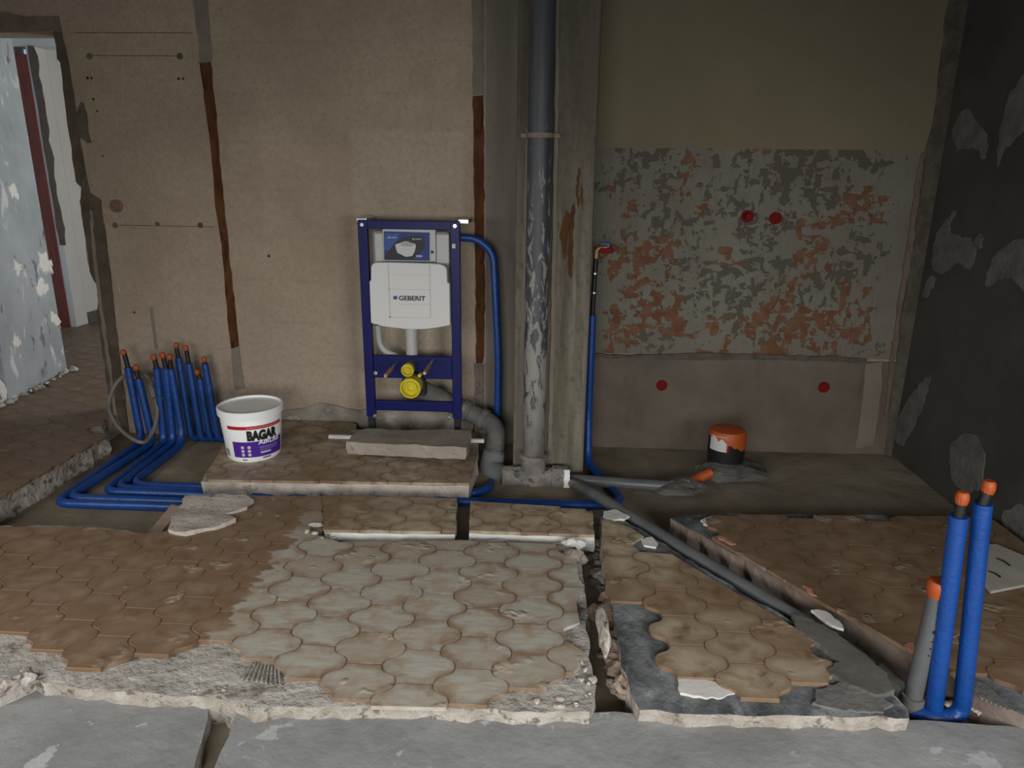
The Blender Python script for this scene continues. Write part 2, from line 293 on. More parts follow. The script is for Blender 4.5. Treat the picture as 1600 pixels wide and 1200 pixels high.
# ------------------------------------------------------------------ object helpers
def link(name, me, mat, parent=None, smooth=False, loc=(0, 0, 0)):
    o = bpy.data.objects.new(name, me); COL.objects.link(o); o.location = loc
    for m in (mat if isinstance(mat, (list, tuple)) else [mat]):
        if m is not None and me.name and len(me.materials) < (len(mat) if isinstance(mat, (list, tuple)) else 1): me.materials.append(m)
    if smooth:
        for p in me.polygons: p.use_smooth = True
    if parent:
        o.parent = parent
        o.matrix_parent_inverse = Matrix.Translation(-Vector(parent.get('_base', (0, 0, 0))))
    return o
def fin(name, bm, mat, parent=None, smooth=False, bev=0, angle=None):
    bmesh.ops.recalc_face_normals(bm, faces=bm.faces)
    me = bpy.data.meshes.new(name); bm.to_mesh(me); bm.free()
    o = link(name, me, mat, parent, smooth or angle is not None)
    if bev:
        m = o.modifiers.new('bevel', 'BEVEL'); m.width = bev; m.segments = 2; m.limit_method = 'ANGLE'; m.angle_limit = .6
    if angle is not None:
        try: me.set_sharp_from_angle(angle=angle)
        except Exception: pass
    return o
def thing(name, label, cat, base, group=None):
    o = bpy.data.objects.new(name, None); COL.objects.link(o); o.location = base; o.empty_display_size = .05
    o['label'] = label; o['category'] = cat; o['_base'] = tuple(base)
    if group: o['group'] = group
    return o
def tag(o, label, cat, group=None):
    o['label'] = label; o['category'] = cat
    if group: o['group'] = group
    return o
def struct(o, label=None):
    o['kind'] = 'structure'
    if label: o['label'] = label
    return o
def box(bm, x0, x1, y0, y1, z0, z1):
    v = [bm.verts.new(p) for p in ((x0, y0, z0), (x1, y0, z0), (x1, y1, z0), (x0, y1, z0), (x0, y0, z1), (x1, y0, z1), (x1, y1, z1), (x0, y1, z1))]
    for f in ((0, 3, 2, 1), (4, 5, 6, 7), (0, 1, 5, 4), (1, 2, 6, 5), (2, 3, 7, 6), (3, 0, 4, 7)): bm.faces.new([v[i] for i in f])
def boxo(name, x0, x1, y0, y1, z0, z1, mat, parent=None, bev=0):
    bm = bmesh.new(); box(bm, x0, x1, y0, y1, z0, z1); return fin(name, bm, mat, parent, bev=bev)
def fillet(pts, r, n=8):
    pts = [Vector(p) for p in pts]; out = [pts[0]]
    for i in range(1, len(pts)-1):
        a, b, c = pts[i-1], pts[i], pts[i+1]
        rr = r[i] if isinstance(r, dict) and i in r else (r if not isinstance(r, dict) else .05)
        d1 = (a-b); d2 = (c-b); q = min(rr, d1.length*.48, d2.length*.48)
        p1 = b+d1.normalized()*q; p2 = b+d2.normalized()*q
        for k in range(n+1):
            s = k/n; out.append((1-s)**2*p1+2*s*(1-s)*b+s*s*p2)
    out.append(pts[-1]); return out
def tube(bm, pts, r, seg=14, cap=True, wob=0):
    pts = [Vector(p) for p in pts]; n = len(pts); rings = []
    up = None
    for i, p in enumerate(pts):
        tg = (pts[min(i+1, n-1)]-pts[max(i-1, 0)]).normalized()
        if up is None:
            up = Vector((0, 0, 1)) if abs(tg.z) < .9 else Vector((1, 0, 0))
        a = tg.cross(up)
        if a.length < 1e-4: a = tg.cross(Vector((1, 0, 0)))
        a.normalize(); up = a.cross(tg).normalized()
        rr = r(i/(n-1)) if callable(r) else r
        ring = []
        for k in range(seg):
            th = 2*math.pi*k/seg; q = rr
            if wob: q *= 1+wob*noise.noise((p+a*math.cos(th)*rr*2+up*math.sin(th)*rr*2)*30)
            ring.append(bm.verts.new(p+a*math.cos(th)*q+up*math.sin(th)*q))
        rings.append(ring)
    for i in range(n-1):
        for k in range(seg):
            bm.faces.new((rings[i][k], rings[i][(k+1) % seg], rings[i+1][(k+1) % seg], rings[i+1][k]))
    if cap:
        bm.faces.new(rings[0][::-1]); bm.faces.new(rings[-1])
def tubeo(name, pts, r, mat, parent=None, seg=14, wob=0):
    bm = bmesh.new(); tube(bm, pts, r, seg, True, wob); return fin(name, bm, mat, parent, angle=.9)
def resample(pts, step):
    out = []
    for a, b in zip(pts[:-1], pts[1:]):
        a, b = Vector(a), Vector(b); n = max(1, int((b-a).length/step))
        out += [a+(b-a)*k/n for k in range(n)]
    return out+[Vector(pts[-1])]
def lathe(bm, prof, c, axis='Z', seg=28, close=False):
    rings = []
    for r, h in prof:
        ring = []
        for k in range(seg):
            th = 2*math.pi*k/seg; a, b = r*math.cos(th), r*math.sin(th)
            p = {'Z': (a, b, h), 'Y': (a, h, b), 'X': (h, a, b)}[axis]
            ring.append(bm.verts.new(Vector(c)+Vector(p)))
        rings.append(ring)
    for i in range(len(rings)-1):
        for k in range(seg): bm.faces.new((rings[i][k], rings[i][(k+1) % seg], rings[i+1][(k+1) % seg], rings[i+1][k]))
    if prof[0][0] > 1e-6: bm.faces.new(rings[0][::-1])
    if prof[-1][0] > 1e-6: bm.faces.new(rings[-1])
def latheo(name, prof, c, mat, parent=None, axis='Z', seg=28, angle=.7):
    bm = bmesh.new(); lathe(bm, prof, c, axis, seg); bmesh.ops.remove_doubles(bm, verts=bm.verts, dist=1e-6); return fin(name, bm, mat, parent, angle=angle)
def ccw(poly):
    a = sum(poly[i][0]*poly[(i+1) % len(poly)][1]-poly[(i+1) % len(poly)][0]*poly[i][1] for i in range(len(poly)))
    return list(poly) if a > 0 else list(poly)[::-1]
def inside(p, poly):
    c = False; n = len(poly); x, y = p[0], p[1]
    for i in range(n):
        x1, y1 = poly[i][:2]; x2, y2 = poly[(i+1) % n][:2]
        if (y1 > y) != (y2 > y) and x < (x2-x1)*(y-y1)/(y2-y1)+x1: c = not c
    return c
def rough_poly(poly, step=.04, jit=.008, seed=0):
    out = []; n = len(poly); rnd = random.Random(seed+n)
    for i in range(n):
        a, b = Vector(poly[i][:2]), Vector(poly[(i+1) % n][:2]); d = b-a; k = max(1, min(60, int(d.length/step)))
        nn = Vector((-d.y, d.x)).normalized() if d.length > 1e-6 else Vector((0, 0))
        for j in range(k):
            p = a+d*(j/k); out.append(tuple(p+nn*rnd.uniform(-jit, jit)*(1 if j else .3)))
    return out
def slab(name, poly, zt, zb, mats, parent=None, step=.05, jit=.008, grid=.07, zj=.003, sj=.01, seed=1, tilt=None):
    """a broken slab: ragged outline, slightly uneven top, rough sides; materials = (top, side)"""
    bp = rough_poly(ccw(poly), step, jit, seed); rnd = random.Random(seed)
    xs = [p[0] for p in bp]; ys = [p[1] for p in bp]; pts = [Vector(p) for p in bp]; nb = len(pts)
    if grid:
        nx, ny = int((max(xs)-min(xs))/grid), int((max(ys)-min(ys))/grid)
        for i in range(1, nx+1):
            for j in range(1, ny+1):
                p = (min(xs)+i*grid+rnd.uniform(-.2, .2)*grid, min(ys)+j*grid+rnd.uniform(-.2, .2)*grid)
                if inside(p, bp): pts.append(Vector(p))
    vs, es, fs, _, _, _ = delaunay_2d_cdt(pts, [], [list(range(nb))], 1, 1e-5)
    def zt_(p):
        z = zt+zj*noise.noise(Vector((p[0]*9+seed, p[1]*9, 3)))*1.4
        if tilt: z += tilt[0]*(p[0]-tilt[2])+tilt[1]*(p[1]-tilt[3])
        return z
    V = [(p[0], p[1], zt_(p)) for p in vs]; FC = []; MI = []
    cnt = {}
    for f in fs:
        f = list(f)
        a, b, c = (vs[f[0]], vs[f[1]], vs[f[2]])
        if (b[0]-a[0])*(c[1]-a[1])-(b[1]-a[1])*(c[0]-a[0]) < 0: f.reverse()
        FC.append(f); MI.append(0)
        for k in range(len(f)): cnt[(f[k], f[(k+1) % len(f)])] = 1
    bd = [e for e in cnt if (e[1], e[0]) not in cnt]
    lay = [{}, {}]
    for a, b in bd:
        for q in (a, b):
            for li, fr in ((0, .5), (1, 1.0)):
                if q not in lay[li]:
                    lay[li][q] = len(V)
                    V.append((vs[q][0]+rnd.uniform(-sj, sj), vs[q][1]+rnd.uniform(-sj, sj), V[q][2]+(zb-V[q][2])*fr if fr < 1 else zb))
        FC += [[a, lay[0][a], lay[0][b], b], [lay[0][a], lay[1][a], lay[1][b], lay[0][b]]]; MI += [1, 1]
    me = bpy.data.meshes.new(name); me.from_pydata(V, [], FC)
    for p, mi in zip(me.polygons, MI): p.material_index = mi
    o = link(name, me, list(mats), parent)
    return o

# ---- floor tile lattice (ogee hexagons)
def tile_outline(k=.997, n=8):
    A = Vector((EH, TR/2)); T = Vector((WH, 0)); d = T-A; nn = Vector((d.y, -d.x)).normalized()
    if nn.x < 0: nn = -nn
    q = [A+d*(i/n)+nn*(-.008*math.sin(2*math.pi*i/n)) for i in range(n)]
    right = q+[T]+[Vector((p.x, -p.y)) for p in reversed(q)]          # top-right corner down to bottom-right
    left = [Vector((-p.x, p.y)) for p in reversed(right)]
    return [Vector((p.x*k, p.y*k)) for p in (left+right)][::-1]
OUT = tile_outline()
def tile_mesh():
    n = len(OUT); V = [(p.x, p.y, -.012) for p in OUT]+[(p.x, p.y, -.0018) for p in OUT]+[(p.x*.975, p.y*.968, 0) for p in OUT]; FC = []
    for r in (0, n):
        for i in range(n): FC.append([r+i, r+(i+1) % n, r+n+(i+1) % n, r+n+i])
    FC.append([2*n+i for i in range(n)])
    me = bpy.data.meshes.new('tile'); me.from_pydata(V, [], FC); return me
TM = {}
def place_tiles(parent, keep, cut, mat, z=0.0, skip=(), extra=(), tilt=None, jig=.0005, lat=(0, 0)):
    if mat.name not in TM:
        me = tile_mesh(); me.materials.append(mat); TM[mat.name] = me
        a = me.polygons[0].normal
    if cut: cut = ccw(cut)
    xs = [p[0] for p in keep]; ys = [p[1] for p in keep]
    rnd = random.Random(len(keep)*7+int(xs[0]*100))
    i0, i1 = int((min(xs)-TO[0])/TC)-2, int((max(xs)-TO[0])/TC)+2
    cnt = 0
    for i in range(i0, i1+1):
        cx = TO[0]+i*TC+lat[0]; sh = TR/2 if i % 2 else 0
        j0, j1 = int((min(ys)-TO[1])/TR)-2, int((max(ys)-TO[1])/TR)+2
        for j in range(j0, j1+1):
            cy = TO[1]+j*TR+sh+lat[1]
            if (i, j) in skip: continue
            if not inside((cx, cy), keep) and (i, j) not in extra: continue
            zz = z+rnd.uniform(-jig, jig)
            if tilt: zz += tilt[0]*(cx-tilt[2])+tilt[1]*(cy-tilt[3])
            full = cut is None or all(inside((cx+p.x, cy+p.y), cut) for p in OUT)
            if full: me = TM[mat.name]
            else:
                pts = [Vector((p.x, p.y)) for p in OUT]; n = len(pts)
                pts += [Vector((q[0]-cx, q[1]-cy)) for q in cut]
                vs, es, fs, _, _, of = delaunay_2d_cdt(pts, [], [list(range(n)), list(range(n, len(pts)))], 1, 1e-5)
                tri = [list(f) for f, o_ in zip(fs, of) if 0 in o_ and 1 in o_]
                if not tri: continue
                ar = 0
                for f in tri:
                    a, b, c = vs[f[0]], vs[f[1]], vs[f[2]]; s = (b[0]-a[0])*(c[1]-a[1])-(b[1]-a[1])*(c[0]-a[0]); ar += abs(s)/2
                    if s < 0: f.reverse()
                if ar < .0012: continue
                used = sorted({q for f in tri for q in f}); ix = {q: k for k, q in enumerate(used)}
                V = [(vs[q][0], vs[q][1], 0) for q in used]; m = len(V); V += [(a, b, -.012) for a, b, _ in V]
                FC = [[ix[q] for q in f] for f in tri]; ed = {(f[k], f[(k+1) % 3]) for f in FC for k in range(3)}
                FC += [[a, a+m, b+m, b] for a, b in ed if (b, a) not in ed]
                me = bpy.data.meshes.new('tile'); me.from_pydata(V, [], FC); me.materials.append(mat)
            o = bpy.data.objects.new('tile', me); COL.objects.link(o); o.location = (cx, cy, zz); o.parent = parent
            if tilt: o.rotation_euler = (tilt[1], -tilt[0], 0)
            cnt += 1
    return cnt

def spline_closed(pts, n=5):
    out = []; m = len(pts)
    for i in range(m):
        p0, p1, p2, p3 = (Vector(pts[(i+k-1) % m]) for k in range(4))
        for k in range(n):
            s = k/n
            out.append(.5*((2*p1)+(p2-p0)*s+(2*p0-5*p1+4*p2-p3)*s*s+(3*p1-p0-3*p2+p3)*s**3))
    return out
def wall_patch(name, px, plane, thick, mat, parent, smooth=True, jit=.004, seed=3, step=None):
    """a thin irregular layer on the back wall ('y', value) or the right wall ('x', value)"""
    rnd = random.Random(seed+int(px[0][0]))
    ax, val = plane
    pts = [WL(u, v, val) if ax == 'y' else XL(u, v, val) for u, v in px]
    if smooth: pts = spline_closed(pts, 5)
    elif step:
        q = []
        for a, b in zip(pts, pts[1:]+pts[:1]):
            k = max(1, int((b-a).length/step)); q += [a+(b-a)*i/k for i in range(k)]
        pts = q
    bm = bmesh.new(); A = []; B = []
    for p in pts:
        p = p.copy()
        if ax == 'y': p.x += rnd.uniform(-jit, jit); p.z += rnd.uniform(-jit, jit)
        else: p.y += rnd.uniform(-jit, jit); p.z += rnd.uniform(-jit, jit)
        d = Vector((0, -thick, 0)) if ax == 'y' else Vector((-thick if val > 0 else thick, 0, 0))
        A.append(bm.verts.new(p)); B.append(bm.verts.new(p+d))
    n = len(A)
    for i in range(n): bm.faces.new((A[i], A[(i+1) % n], B[(i+1) % n], B[i]))
    bm.faces.new(B); bm.faces.new(A[::-1])
    return fin(name, bm, mat, parent)
def rock_mesh(name, size, seed, mat, flat=.7, sub=2, sharp=.45):
    bm = bmesh.new(); bmesh.ops.create_icosphere(bm, subdivisions=sub, radius=1)
    for v in bm.verts:
        n_ = noise.noise(v.co*1.1+Vector((seed*3.7, seed, 0)))*sharp+noise.noise(v.co*2.7+Vector((seed, 0, seed*1.3)))*sharp*.35
        v.co = v.co*(1+n_)
        v.co = Vector((v.co.x*size[0], v.co.y*size[1], v.co.z*size[2]*flat))
    mz = min(v.co.z for v in bm.verts)
    for v in bm.verts: v.co.z = max(v.co.z-mz, 0)-.002
    me = bpy.data.meshes.new(name); bm.to_mesh(me); bm.free(); me.materials.append(mat); return me
def text_verts(s, size, bold=0.0, sx=1.0, space=1.0):
    cu = bpy.data.curves.new('lettering', 'FONT'); cu.body = s; cu.size = size; cu.offset = bold; cu.resolution_u = 3; cu.space_character = space
    o = bpy.data.objects.new('lettering', cu); COL.objects.link(o)
    dg = bpy.context.evaluated_depsgraph_get(); me = bpy.data.meshes.new_from_object(o.evaluated_get(dg))
    bpy.data.objects.remove(o); V = [Vector((v.co.x*sx, v.co.y, 0)) for v in me.vertices]; FC = [list(p.vertices) for p in me.polygons]
    bpy.data.meshes.remove(me); x0 = min(v.x for v in V); x1 = max(v.x for v in V); y0 = min(v.y for v in V); y1 = max(v.y for v in V)
    return [Vector((v.x-x0, v.y-y0, 0)) for v in V], FC, x1-x0, y1-y0

# ================================================================== THE ROOM
ZC = 2.72
JAMB = [(84, 50), (90, 92), (95, 98), (101, 160), (112, 230), (118, 283), (127, 293), (125, 315), (133, 370), (140, 425), (150, 445), (153, 470), (152, 492), (157, 520), (163, 570), (170, 620), (178, 660), (187, 700)]
def jagged(px, n=3, j=.006, seed=5):
    rnd = random.Random(seed); out = []
    for a, b in zip(px[:-1], px[1:]):
        for k in range(n): out.append(Vector((a[0]+(b[0]-a[0])*k/n, a[1]+(b[1]-a[1])*k/n)))
    out.append(Vector(px[-1])); return [(p.x+rnd.uniform(-1, 1)*j*250, p.y) for p in out]
JP = [WL(u, v, YB) for u, v in jagged(JAMB)]
bm = bmesh.new()
box(bm, -3.6, XR+.15, YB, YB+.17, JP[0].z, ZC+.1)
for a, b in zip(JP+[], JP[1:]+[Vector((JP[-1].x, YB, -.3))]):
    vs = [bm.verts.new((p.x, y, p.z)) for y in (YB, YB+.17) for p in (a, b)]; ws = [bm.verts.new((XR+.15, y, p.z)) for y in (YB, YB+.17) for p in (a, b)]
    bm.faces.new((vs[0], vs[1], ws[1], ws[0])); bm.faces.new((vs[2], vs[3], ws[3], ws[2])); bm.faces.new((vs[0], vs[2], vs[3], vs[1]))
bmesh.ops.remove_doubles(bm, verts=bm.verts, dist=1e-5)
wall = struct(fin('wall_back', bm, MT['plaster']), 'beige plastered back wall with doorway on the left')
PB = ('y', YB)
wall_patch('raw_lintel_edge', [(-40, 20), (0, 20), (12, 19), (22, 22), (40, 25), (70, 26), (92, 25), (96, 50), (84, 50), (0, 50), (-40, 50)], PB, .006, MT['lintel'], wall, False, .004)
right_edge = [(206, 700), (200, 650), (193, 600), (188, 560), (182, 510), (176, 450), (171, 410), (165, 360), (158, 312), (142, 300), (132, 262), (124, 200), (112, 130), (104, 80), (96, 40)]
wall_patch('raw_jamb_edge', [(u+.5, v) for u, v in JAMB]+right_edge, PB, .005, MT['jamb'], wall, False, .004, step=.05)
wall_patch('plaster_ridge', [(143, 330), (147, 335), (150, 380), (157, 440), (166, 500), (174, 560), (181, 620), (187, 665), (183, 665), (176, 612), (168, 556), (160, 500), (152, 445), (146, 385)], PB, .014, MT['paledry'], wall, True, .004)
wall_patch('dark_scar', [(128, 160), (135, 175), (140, 215), (143, 222), (135, 222), (124, 208), (121, 180)], PB, .008, MT['darkjamb'], wall)
for nm, m, pts in (
    ('filled_chase', 'filler', [(302, 0), (325, 0), (331, 98), (314, 98)]),
    ('rust_strip', 'rust', [(313, 98), (330, 96), (338, 180), (350, 320), (356, 375), (363, 440), (374, 541), (361, 546), (353, 460), (345, 370), (338, 330), (331, 245), (322, 170)]),
    ('filled_chase', 'filler', [(361, 546), (374, 541), (382, 607), (367, 609)]),
    ('filled_chase', 'filler', [(737, -5), (757, -5), (756, 148), (739, 150)]),
    ('rust_strip', 'rust', [(739, 150), (754, 148), (757, 250), (757, 360), (758, 470), (755, 568), (744, 568), (743, 460), (741, 330), (740, 240)]),
    ('filled_chase', 'pinkside', [(741, 568), (758, 568), (756, 640), (752, 660), (742, 652)])):
    wall_patch(nm, pts, PB, .004, MT[m], wall, False, .0035, step=.04)
boxo('bare_concrete_strip', WL(759, 300, YB).x, -.10, YB-.003, YB, -.15, ZC, MT['backconc'], wall)
wall_patch('base_scar', [(440, 640), (480, 636), (500, 630), (560, 640), (640, 634), (735, 628), (740, 660), (735, 690), (440, 690)], PB, .010, MT['scar'], wall, False, .006, step=.05)
# right half of the back wall
boxo('cream_upper_wall', .05, 1.86, YB-.012, YB, WL(1180, 233, YB).z, ZC, MT['cream'], wall)
boxo('tile_adhesive_area', .05, 1.86, YB-.007, YB, WL(1150, 556, YB).z, WL(1180, 233, YB).z, MT['adhesive'], wall)
boxo('cement_base_render', .05, 1.88, YB-.012, YB, -.15, WL(1150, 560, YB).z, MT['render'], wall)
wall_patch('ragged_ledge_shadow_tone', [(925, 552), (1010, 554), (1100, 551), (1200, 553), (1300, 556), (1352, 560), (1352, 566), (1290, 564), (1180, 560), (1100, 562), (1000, 560), (925, 558)], PB, .020, MT['darkjamb'], wall, False, .004, step=.04)  # ledge given a dark mortar colour to paint in its shadow band
wall_patch('pale_repair', [(1352, 568), (1379, 564), (1374, 640), (1364, 695), (1336, 700), (1346, 640)], ('y', YB-.011), .004, MT['paledry'], wall, False, .004, step=.05)
wall_patch('raw_corner_strip', [(1484, -10), (1478, 20), (1473, 60), (1466, 120), (1458, 180), (1446, 235), (1438, 300), (1428, 370), (1418, 430), (1408, 500), (1398, 580), (1390, 640), (1380, 720), (1400, 720), (1440, 470), (1475, 240), (1520, -10)], ('y', YB-.011), .006, MT['darkjamb'], wall, False, .005, step=.05)
wall_patch('rusty_corner_edge', [(1438, 240), (1446, 236), (1432, 340), (1418, 430), (1406, 500), (1394, 590), (1386, 650), (1382, 650), (1390, 570), (1402, 480), (1414, 400), (1426, 320)], ('y', YB-.016), .004, MT['lintel'], wall, False, .006, step=.04)
# drilled holes, anchors and pencil marks
for (u, v, r) in ((140, 88, .016), (281, 88, .016), (180, 352, .015), (313, 352, .015), (246, 350, .012)):
    p = WL(u, v, YB); latheo('wall_anchor', [(0, -.003), (r*.55, -.004), (r, -.001), (r, .01)], p, MT['greentape'] if v < 0 else MT['darkjamb'], wall, 'Y', 12)
for (u, v, r) in ((137, 122, .007), (143, 122, .006), (279, 123, .007), (286, 123, .006), (146, 155, .006), (152, 174, .005), (161, 244, .004), (420, 400, .008), (1157, 482, .004), (210, 488, .006)):
    p = WL(u, v, YB-(0 if u < 900 else .007)); latheo('drill_hole', [(0, -.0015), (r, -.0012), (r, .01)], p, MT['black'], wall, 'Y', 10)
for a, b in (((145, 87), (280, 88)), ((185, 352), (335, 352)), ((118, 51), (300, 52))):
    p, q = WL(*a, YB), WL(*b, YB); boxo('pencil_line', p.x, q.x, YB-.0012, YB+.001, p.z-.0016, p.z+.0016, MT['darkjamb'], wall)
p = WL(236, 480, YB); q = WL(242, 545, YB)
boxo('cable_chase', p.x-.009, p.x+.009, YB-.0016, YB+.001, q.z, p.z, MT['filler'], wall)

# concrete column
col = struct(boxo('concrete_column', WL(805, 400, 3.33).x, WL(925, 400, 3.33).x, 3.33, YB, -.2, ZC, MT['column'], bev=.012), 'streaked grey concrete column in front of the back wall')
for pts in ([(905, 262), (907, 276), (904, 300), (906, 322), (902, 318), (900, 292)], [(896, 318), (899, 330), (896, 372), (895, 424), (890, 432), (887, 395), (889, 345)], [(884, 332), (889, 336), (888, 372), (884, 404), (879, 395), (875, 362)], [(908, 290), (911, 300), (911, 328), (908, 318)]):
    wall_patch('rust_stain', pts, ('y', 3.33), .002, MT['rustpatch'], col, True, .004)
wall_patch('mortar_seam', [(868, -10), (874, -10), (872, 200), (868, 420), (866, 560), (862, 700), (856, 700), (860, 560), (862, 420), (866, 200)], ('y', 3.33), .012, MT['paledry'], col, False, .003, step=.05)
wall_patch('mortar_seam', [(822, 200), (828, 205), (826, 420), (824, 560), (818, 700), (808, 700), (812, 560), (818, 380)], ('y', 3.33), .006, MT['backconc'], col, False, .003, step=.05)

# right wall with plaster repairs
bm = bmesh.new()
for y0, y1, z0, z1 in ((-1.8, -1.2, -.3, ZC+.1), (.1, YB+.17, -.3, ZC+.1), (-1.2, .1, -.3, .3), (-1.2, .1, 2.0, ZC+.1)): box(bm, XR, XR+.15, y0, y1, z0, z1)
wr = struct(fin('wall_right', bm, MT['wallright']), 'dark grey rendered right wall')
PR = ('x', XR)
Z5 = lambda L_: [(1380+a*.5835, b*.5835) for a, b in L_]
for pts in (Z5([(190, 340), (225, 292), (258, 330), (278, 360), (272, 430), (250, 395), (200, 400)]),
            Z5([(395, 190), (345, 250), (320, 330), (305, 440), (330, 400), (395, 320)]),
            Z5([(195, 560), (150, 620), (135, 660), (135, 720), (165, 730), (200, 705), (235, 720), (245, 650), (205, 630), (180, 610)]),
            Z5([(400, 640), (320, 665), (285, 720), (275, 765), (310, 750), (345, 745), (400, 790)]),
            Z5([(130, 740), (112, 770), (106, 792), (120, 790), (140, 750)]),
            Z5([(258, 630), (268, 640), (262, 660), (245, 655)]),
            Z5([(125, 1010), (90, 1040), (40, 1120), (30, 1175), (60, 1185), (100, 1100), (120, 1040)]),
            [(1490, 690), (1520, 678), (1540, 715), (1528, 765), (1495, 762), (1485, 720)],
            [(1570, 800), (1600, 790), (1620, 830), (1600, 850), (1575, 840)]):
    wall_patch('plaster_patch', pts, PR, .004, MT['patchgrey'], wr, True, .010)

# left wall, rear wall with its two windows, ceiling (behind the camera)
YQ = -1.65
bm = bmesh.new()
for y0, y1, z0, z1 in ((YQ-.15, -.15, -.3, ZC), (1.25, YB, -.3, ZC), (-.15, 1.25, -.3, .75), (-.15, 1.25, 2.05, ZC)): box(bm, -3.35, -3.2, y0, y1, z0, z1)
struct(fin('wall_left', bm, MT['plaster']))
bm = bmesh.new()
for x0, x1, z0, z1 in ((-3.35, -1.35, -.3, ZC), (.25, XR+.15, -.3, ZC), (-1.35, .25, -.3, .35), (-1.35, .25, 2.05, ZC)): box(bm, x0, x1, YQ-.15, YQ, z0, z1)
struct(fin('wall_rear', bm, MT['plaster']))
struct(boxo('ceiling', -3.6, XR+.15, -2.6, 3.95, ZC, ZC+.12, MT['ceiling']))
bm = bmesh.new()
for a, b, c, d in ((-1.35, -1.3, .35, 2.05), (.2, .25, .35, 2.05), (-1.35, .25, .35, .4), (-1.35, .25, 2.0, 2.05)): box(bm, a, b, YQ-.12, YQ-.07, c, d)
struct(fin('window_1', bm, MT['glass']))
bm = bmesh.new()
for a, b, c, d in ((-.15, -.1, .75, 2.05), (1.2, 1.25, .75, 2.05), (-.15, 1.25, .75, .8), (-.15, 1.25, 2.0, 2.05)): box(bm, -3.32, -3.27, a, b, c, d)
struct(fin('window_2', bm, MT['glass']))
bm = bmesh.new()
for a, b, c, d in ((-1.2, -1.15, .3, 2.0), (.05, .1, .3, 2.0), (-1.2, .1, .3, .35), (-1.2, .1, 1.95, 2.0)): box(bm, XR+.07, XR+.12, a, b, c, d)
struct(fin('window_3', bm, MT['glass']))

# corridor beyond the doorway
def prism_xy(name, poly, z0, z1, mat, parent=None):
    bm = bmesh.new(); A = [bm.verts.new((x, y, z0)) for x, y in poly]; B = [bm.verts.new((x, y, z1)) for x, y in poly]; n = len(A)
    for i in range(n): bm.faces.new((A[i], A[(i+1) % n], B[(i+1) % n], B[i]))
    bm.faces.new(A[::-1]); bm.faces.new(B); return fin(name, bm, mat, parent)
c0 = F(0, 634); c1 = F(105, 577)
cw = struct(prism_xy('wall_corridor', [(c0.x, YB+.17), (c1.x, c1.y), (c1.x-.35, c1.y), (c0.x-.35, YB+.17)], -.05, ZC, MT['corrwall']), 'blue-grey scraped corridor wall beyond the doorway')
def slant(u, v):                              # a point on the corridor wall's face
    n_ = Vector((c1.y-c0.y, -(c1.x-c0.x), 0)); r = ray(u, v); o = Vector((0, 0, H)); s = n_.dot(c0-o)/n_.dot(r); return o+r*s
for k, pts in enumerate(([(18, 405), (30, 412), (32, 425), (25, 432), (20, 420)], [(60, 395), (75, 400), (82, 420), (70, 425), (62, 412)], [(18, 525), (30, 530), (28, 540), (16, 538)],
                         [(0, 595), (8, 600), (10, 618), (2, 625), (-4, 610)], [(10, 285), (22, 292), (28, 310), (15, 306)], [(60, 440), (72, 445), (70, 460), (56, 456)], [(78, 490), (90, 496), (94, 510), (84, 508)])):
    rnd = random.Random(k); q = spline_closed([slant(u, v) for u, v in pts], 4); bm = bmesh.new()
    nn = Vector((1, .15, 0)).normalized()*.012
    q = [p+Vector((0, rnd.uniform(-.02, .02), rnd.uniform(-.03, .03))) for p in q]
    A = [bm.verts.new(p) for p in q]; c = sum(q, Vector())/len(q)+nn; cv = bm.verts.new(c)
    B = [bm.verts.new(p*.8+c*.2+nn*rnd.uniform(.3, .8)) for p in q]
    for i in range(len(A)):
        j = (i+1) % len(A); bm.faces.new((A[i], A[j], B[j], B[i])); bm.faces.new((B[i], B[j], cv))
    fin('plaster_blob', bm, MT['whitewall'], cw)
YF = F(107, 510).y
fx = lambda u, v: WL(u, v, YF).x
RX0, RX1 = fx(90, 510), fx(112, 510)
fw = struct(boxo('wall_far', RX0-.8, RX0, YF, YF+.15, -.05, ZC, MT['whitewall']))
boxo('door_head', RX0, RX1+.8, YF, YF+.15, 2.3, ZC, MT['whitewall'], fw)
dr = struct(boxo('door_1', RX0, RX1, YF-.02, YF+.12, 0, WL(30, 85, YF).z, MT['redwood'], bev=.004), 'dark red wooden door edge in the far doorway')
boxo('white_trim', RX1, RX1+.055, YF-.01, YF+.15, 0, 2.3, MT['whitewall'], fw)
bm = bmesh.new(); rnd = random.Random(2); prev = None
zs = [.72+i*(2.3-.72)/22 for i in range(23)]
A = [bm.verts.new((RX1+.02+rnd.uniform(-.004, .004), YF-.014, z)) for z in zs]; B = [bm.verts.new((RX1+.075+rnd.uniform(-.014, .014), YF-.014, z)) for z in zs]
for i in range(22): bm.faces.new((A[i], B[i], B[i+1], A[i+1]))
r_ = bmesh.ops.extrude_face_region(bm, geom=list(bm.faces)); bmesh.ops.translate(bm, verts=[v for v in r_['geom'] if isinstance(v, bmesh.types.BMVert)], vec=(0, .012, 0))
fin('raw_reveal_edge', bm, MT['lintel'], fw)
sw = struct(boxo('wall_far_room', RX1-.1, RX1+.06, YF+.15, YF+4, -.05, ZC, MT['whitewall']))
boxo('baseboard_far', RX1+.06, RX1+.075, YF+.15, YF+4, 0, .10, MT['patchgrey'], sw)
struct(boxo('wall_far_end', RX1-.1, 0, YF+4, YF+4.1, -.05, ZC, MT['whitewall']))
bm = bmesh.new()
for y0, y1, z0, z1 in ((3.9, 4.6, -.1, ZC), (6.0, YF+4, -.1, ZC), (4.6, 6.0, -.1, .6), (4.6, 6.0, 2.1, ZC)): box(bm, -.80, -.70, y0, y1, z0, z1)
struct(fin('wall_corridor_right', bm, MT['whitewall']))
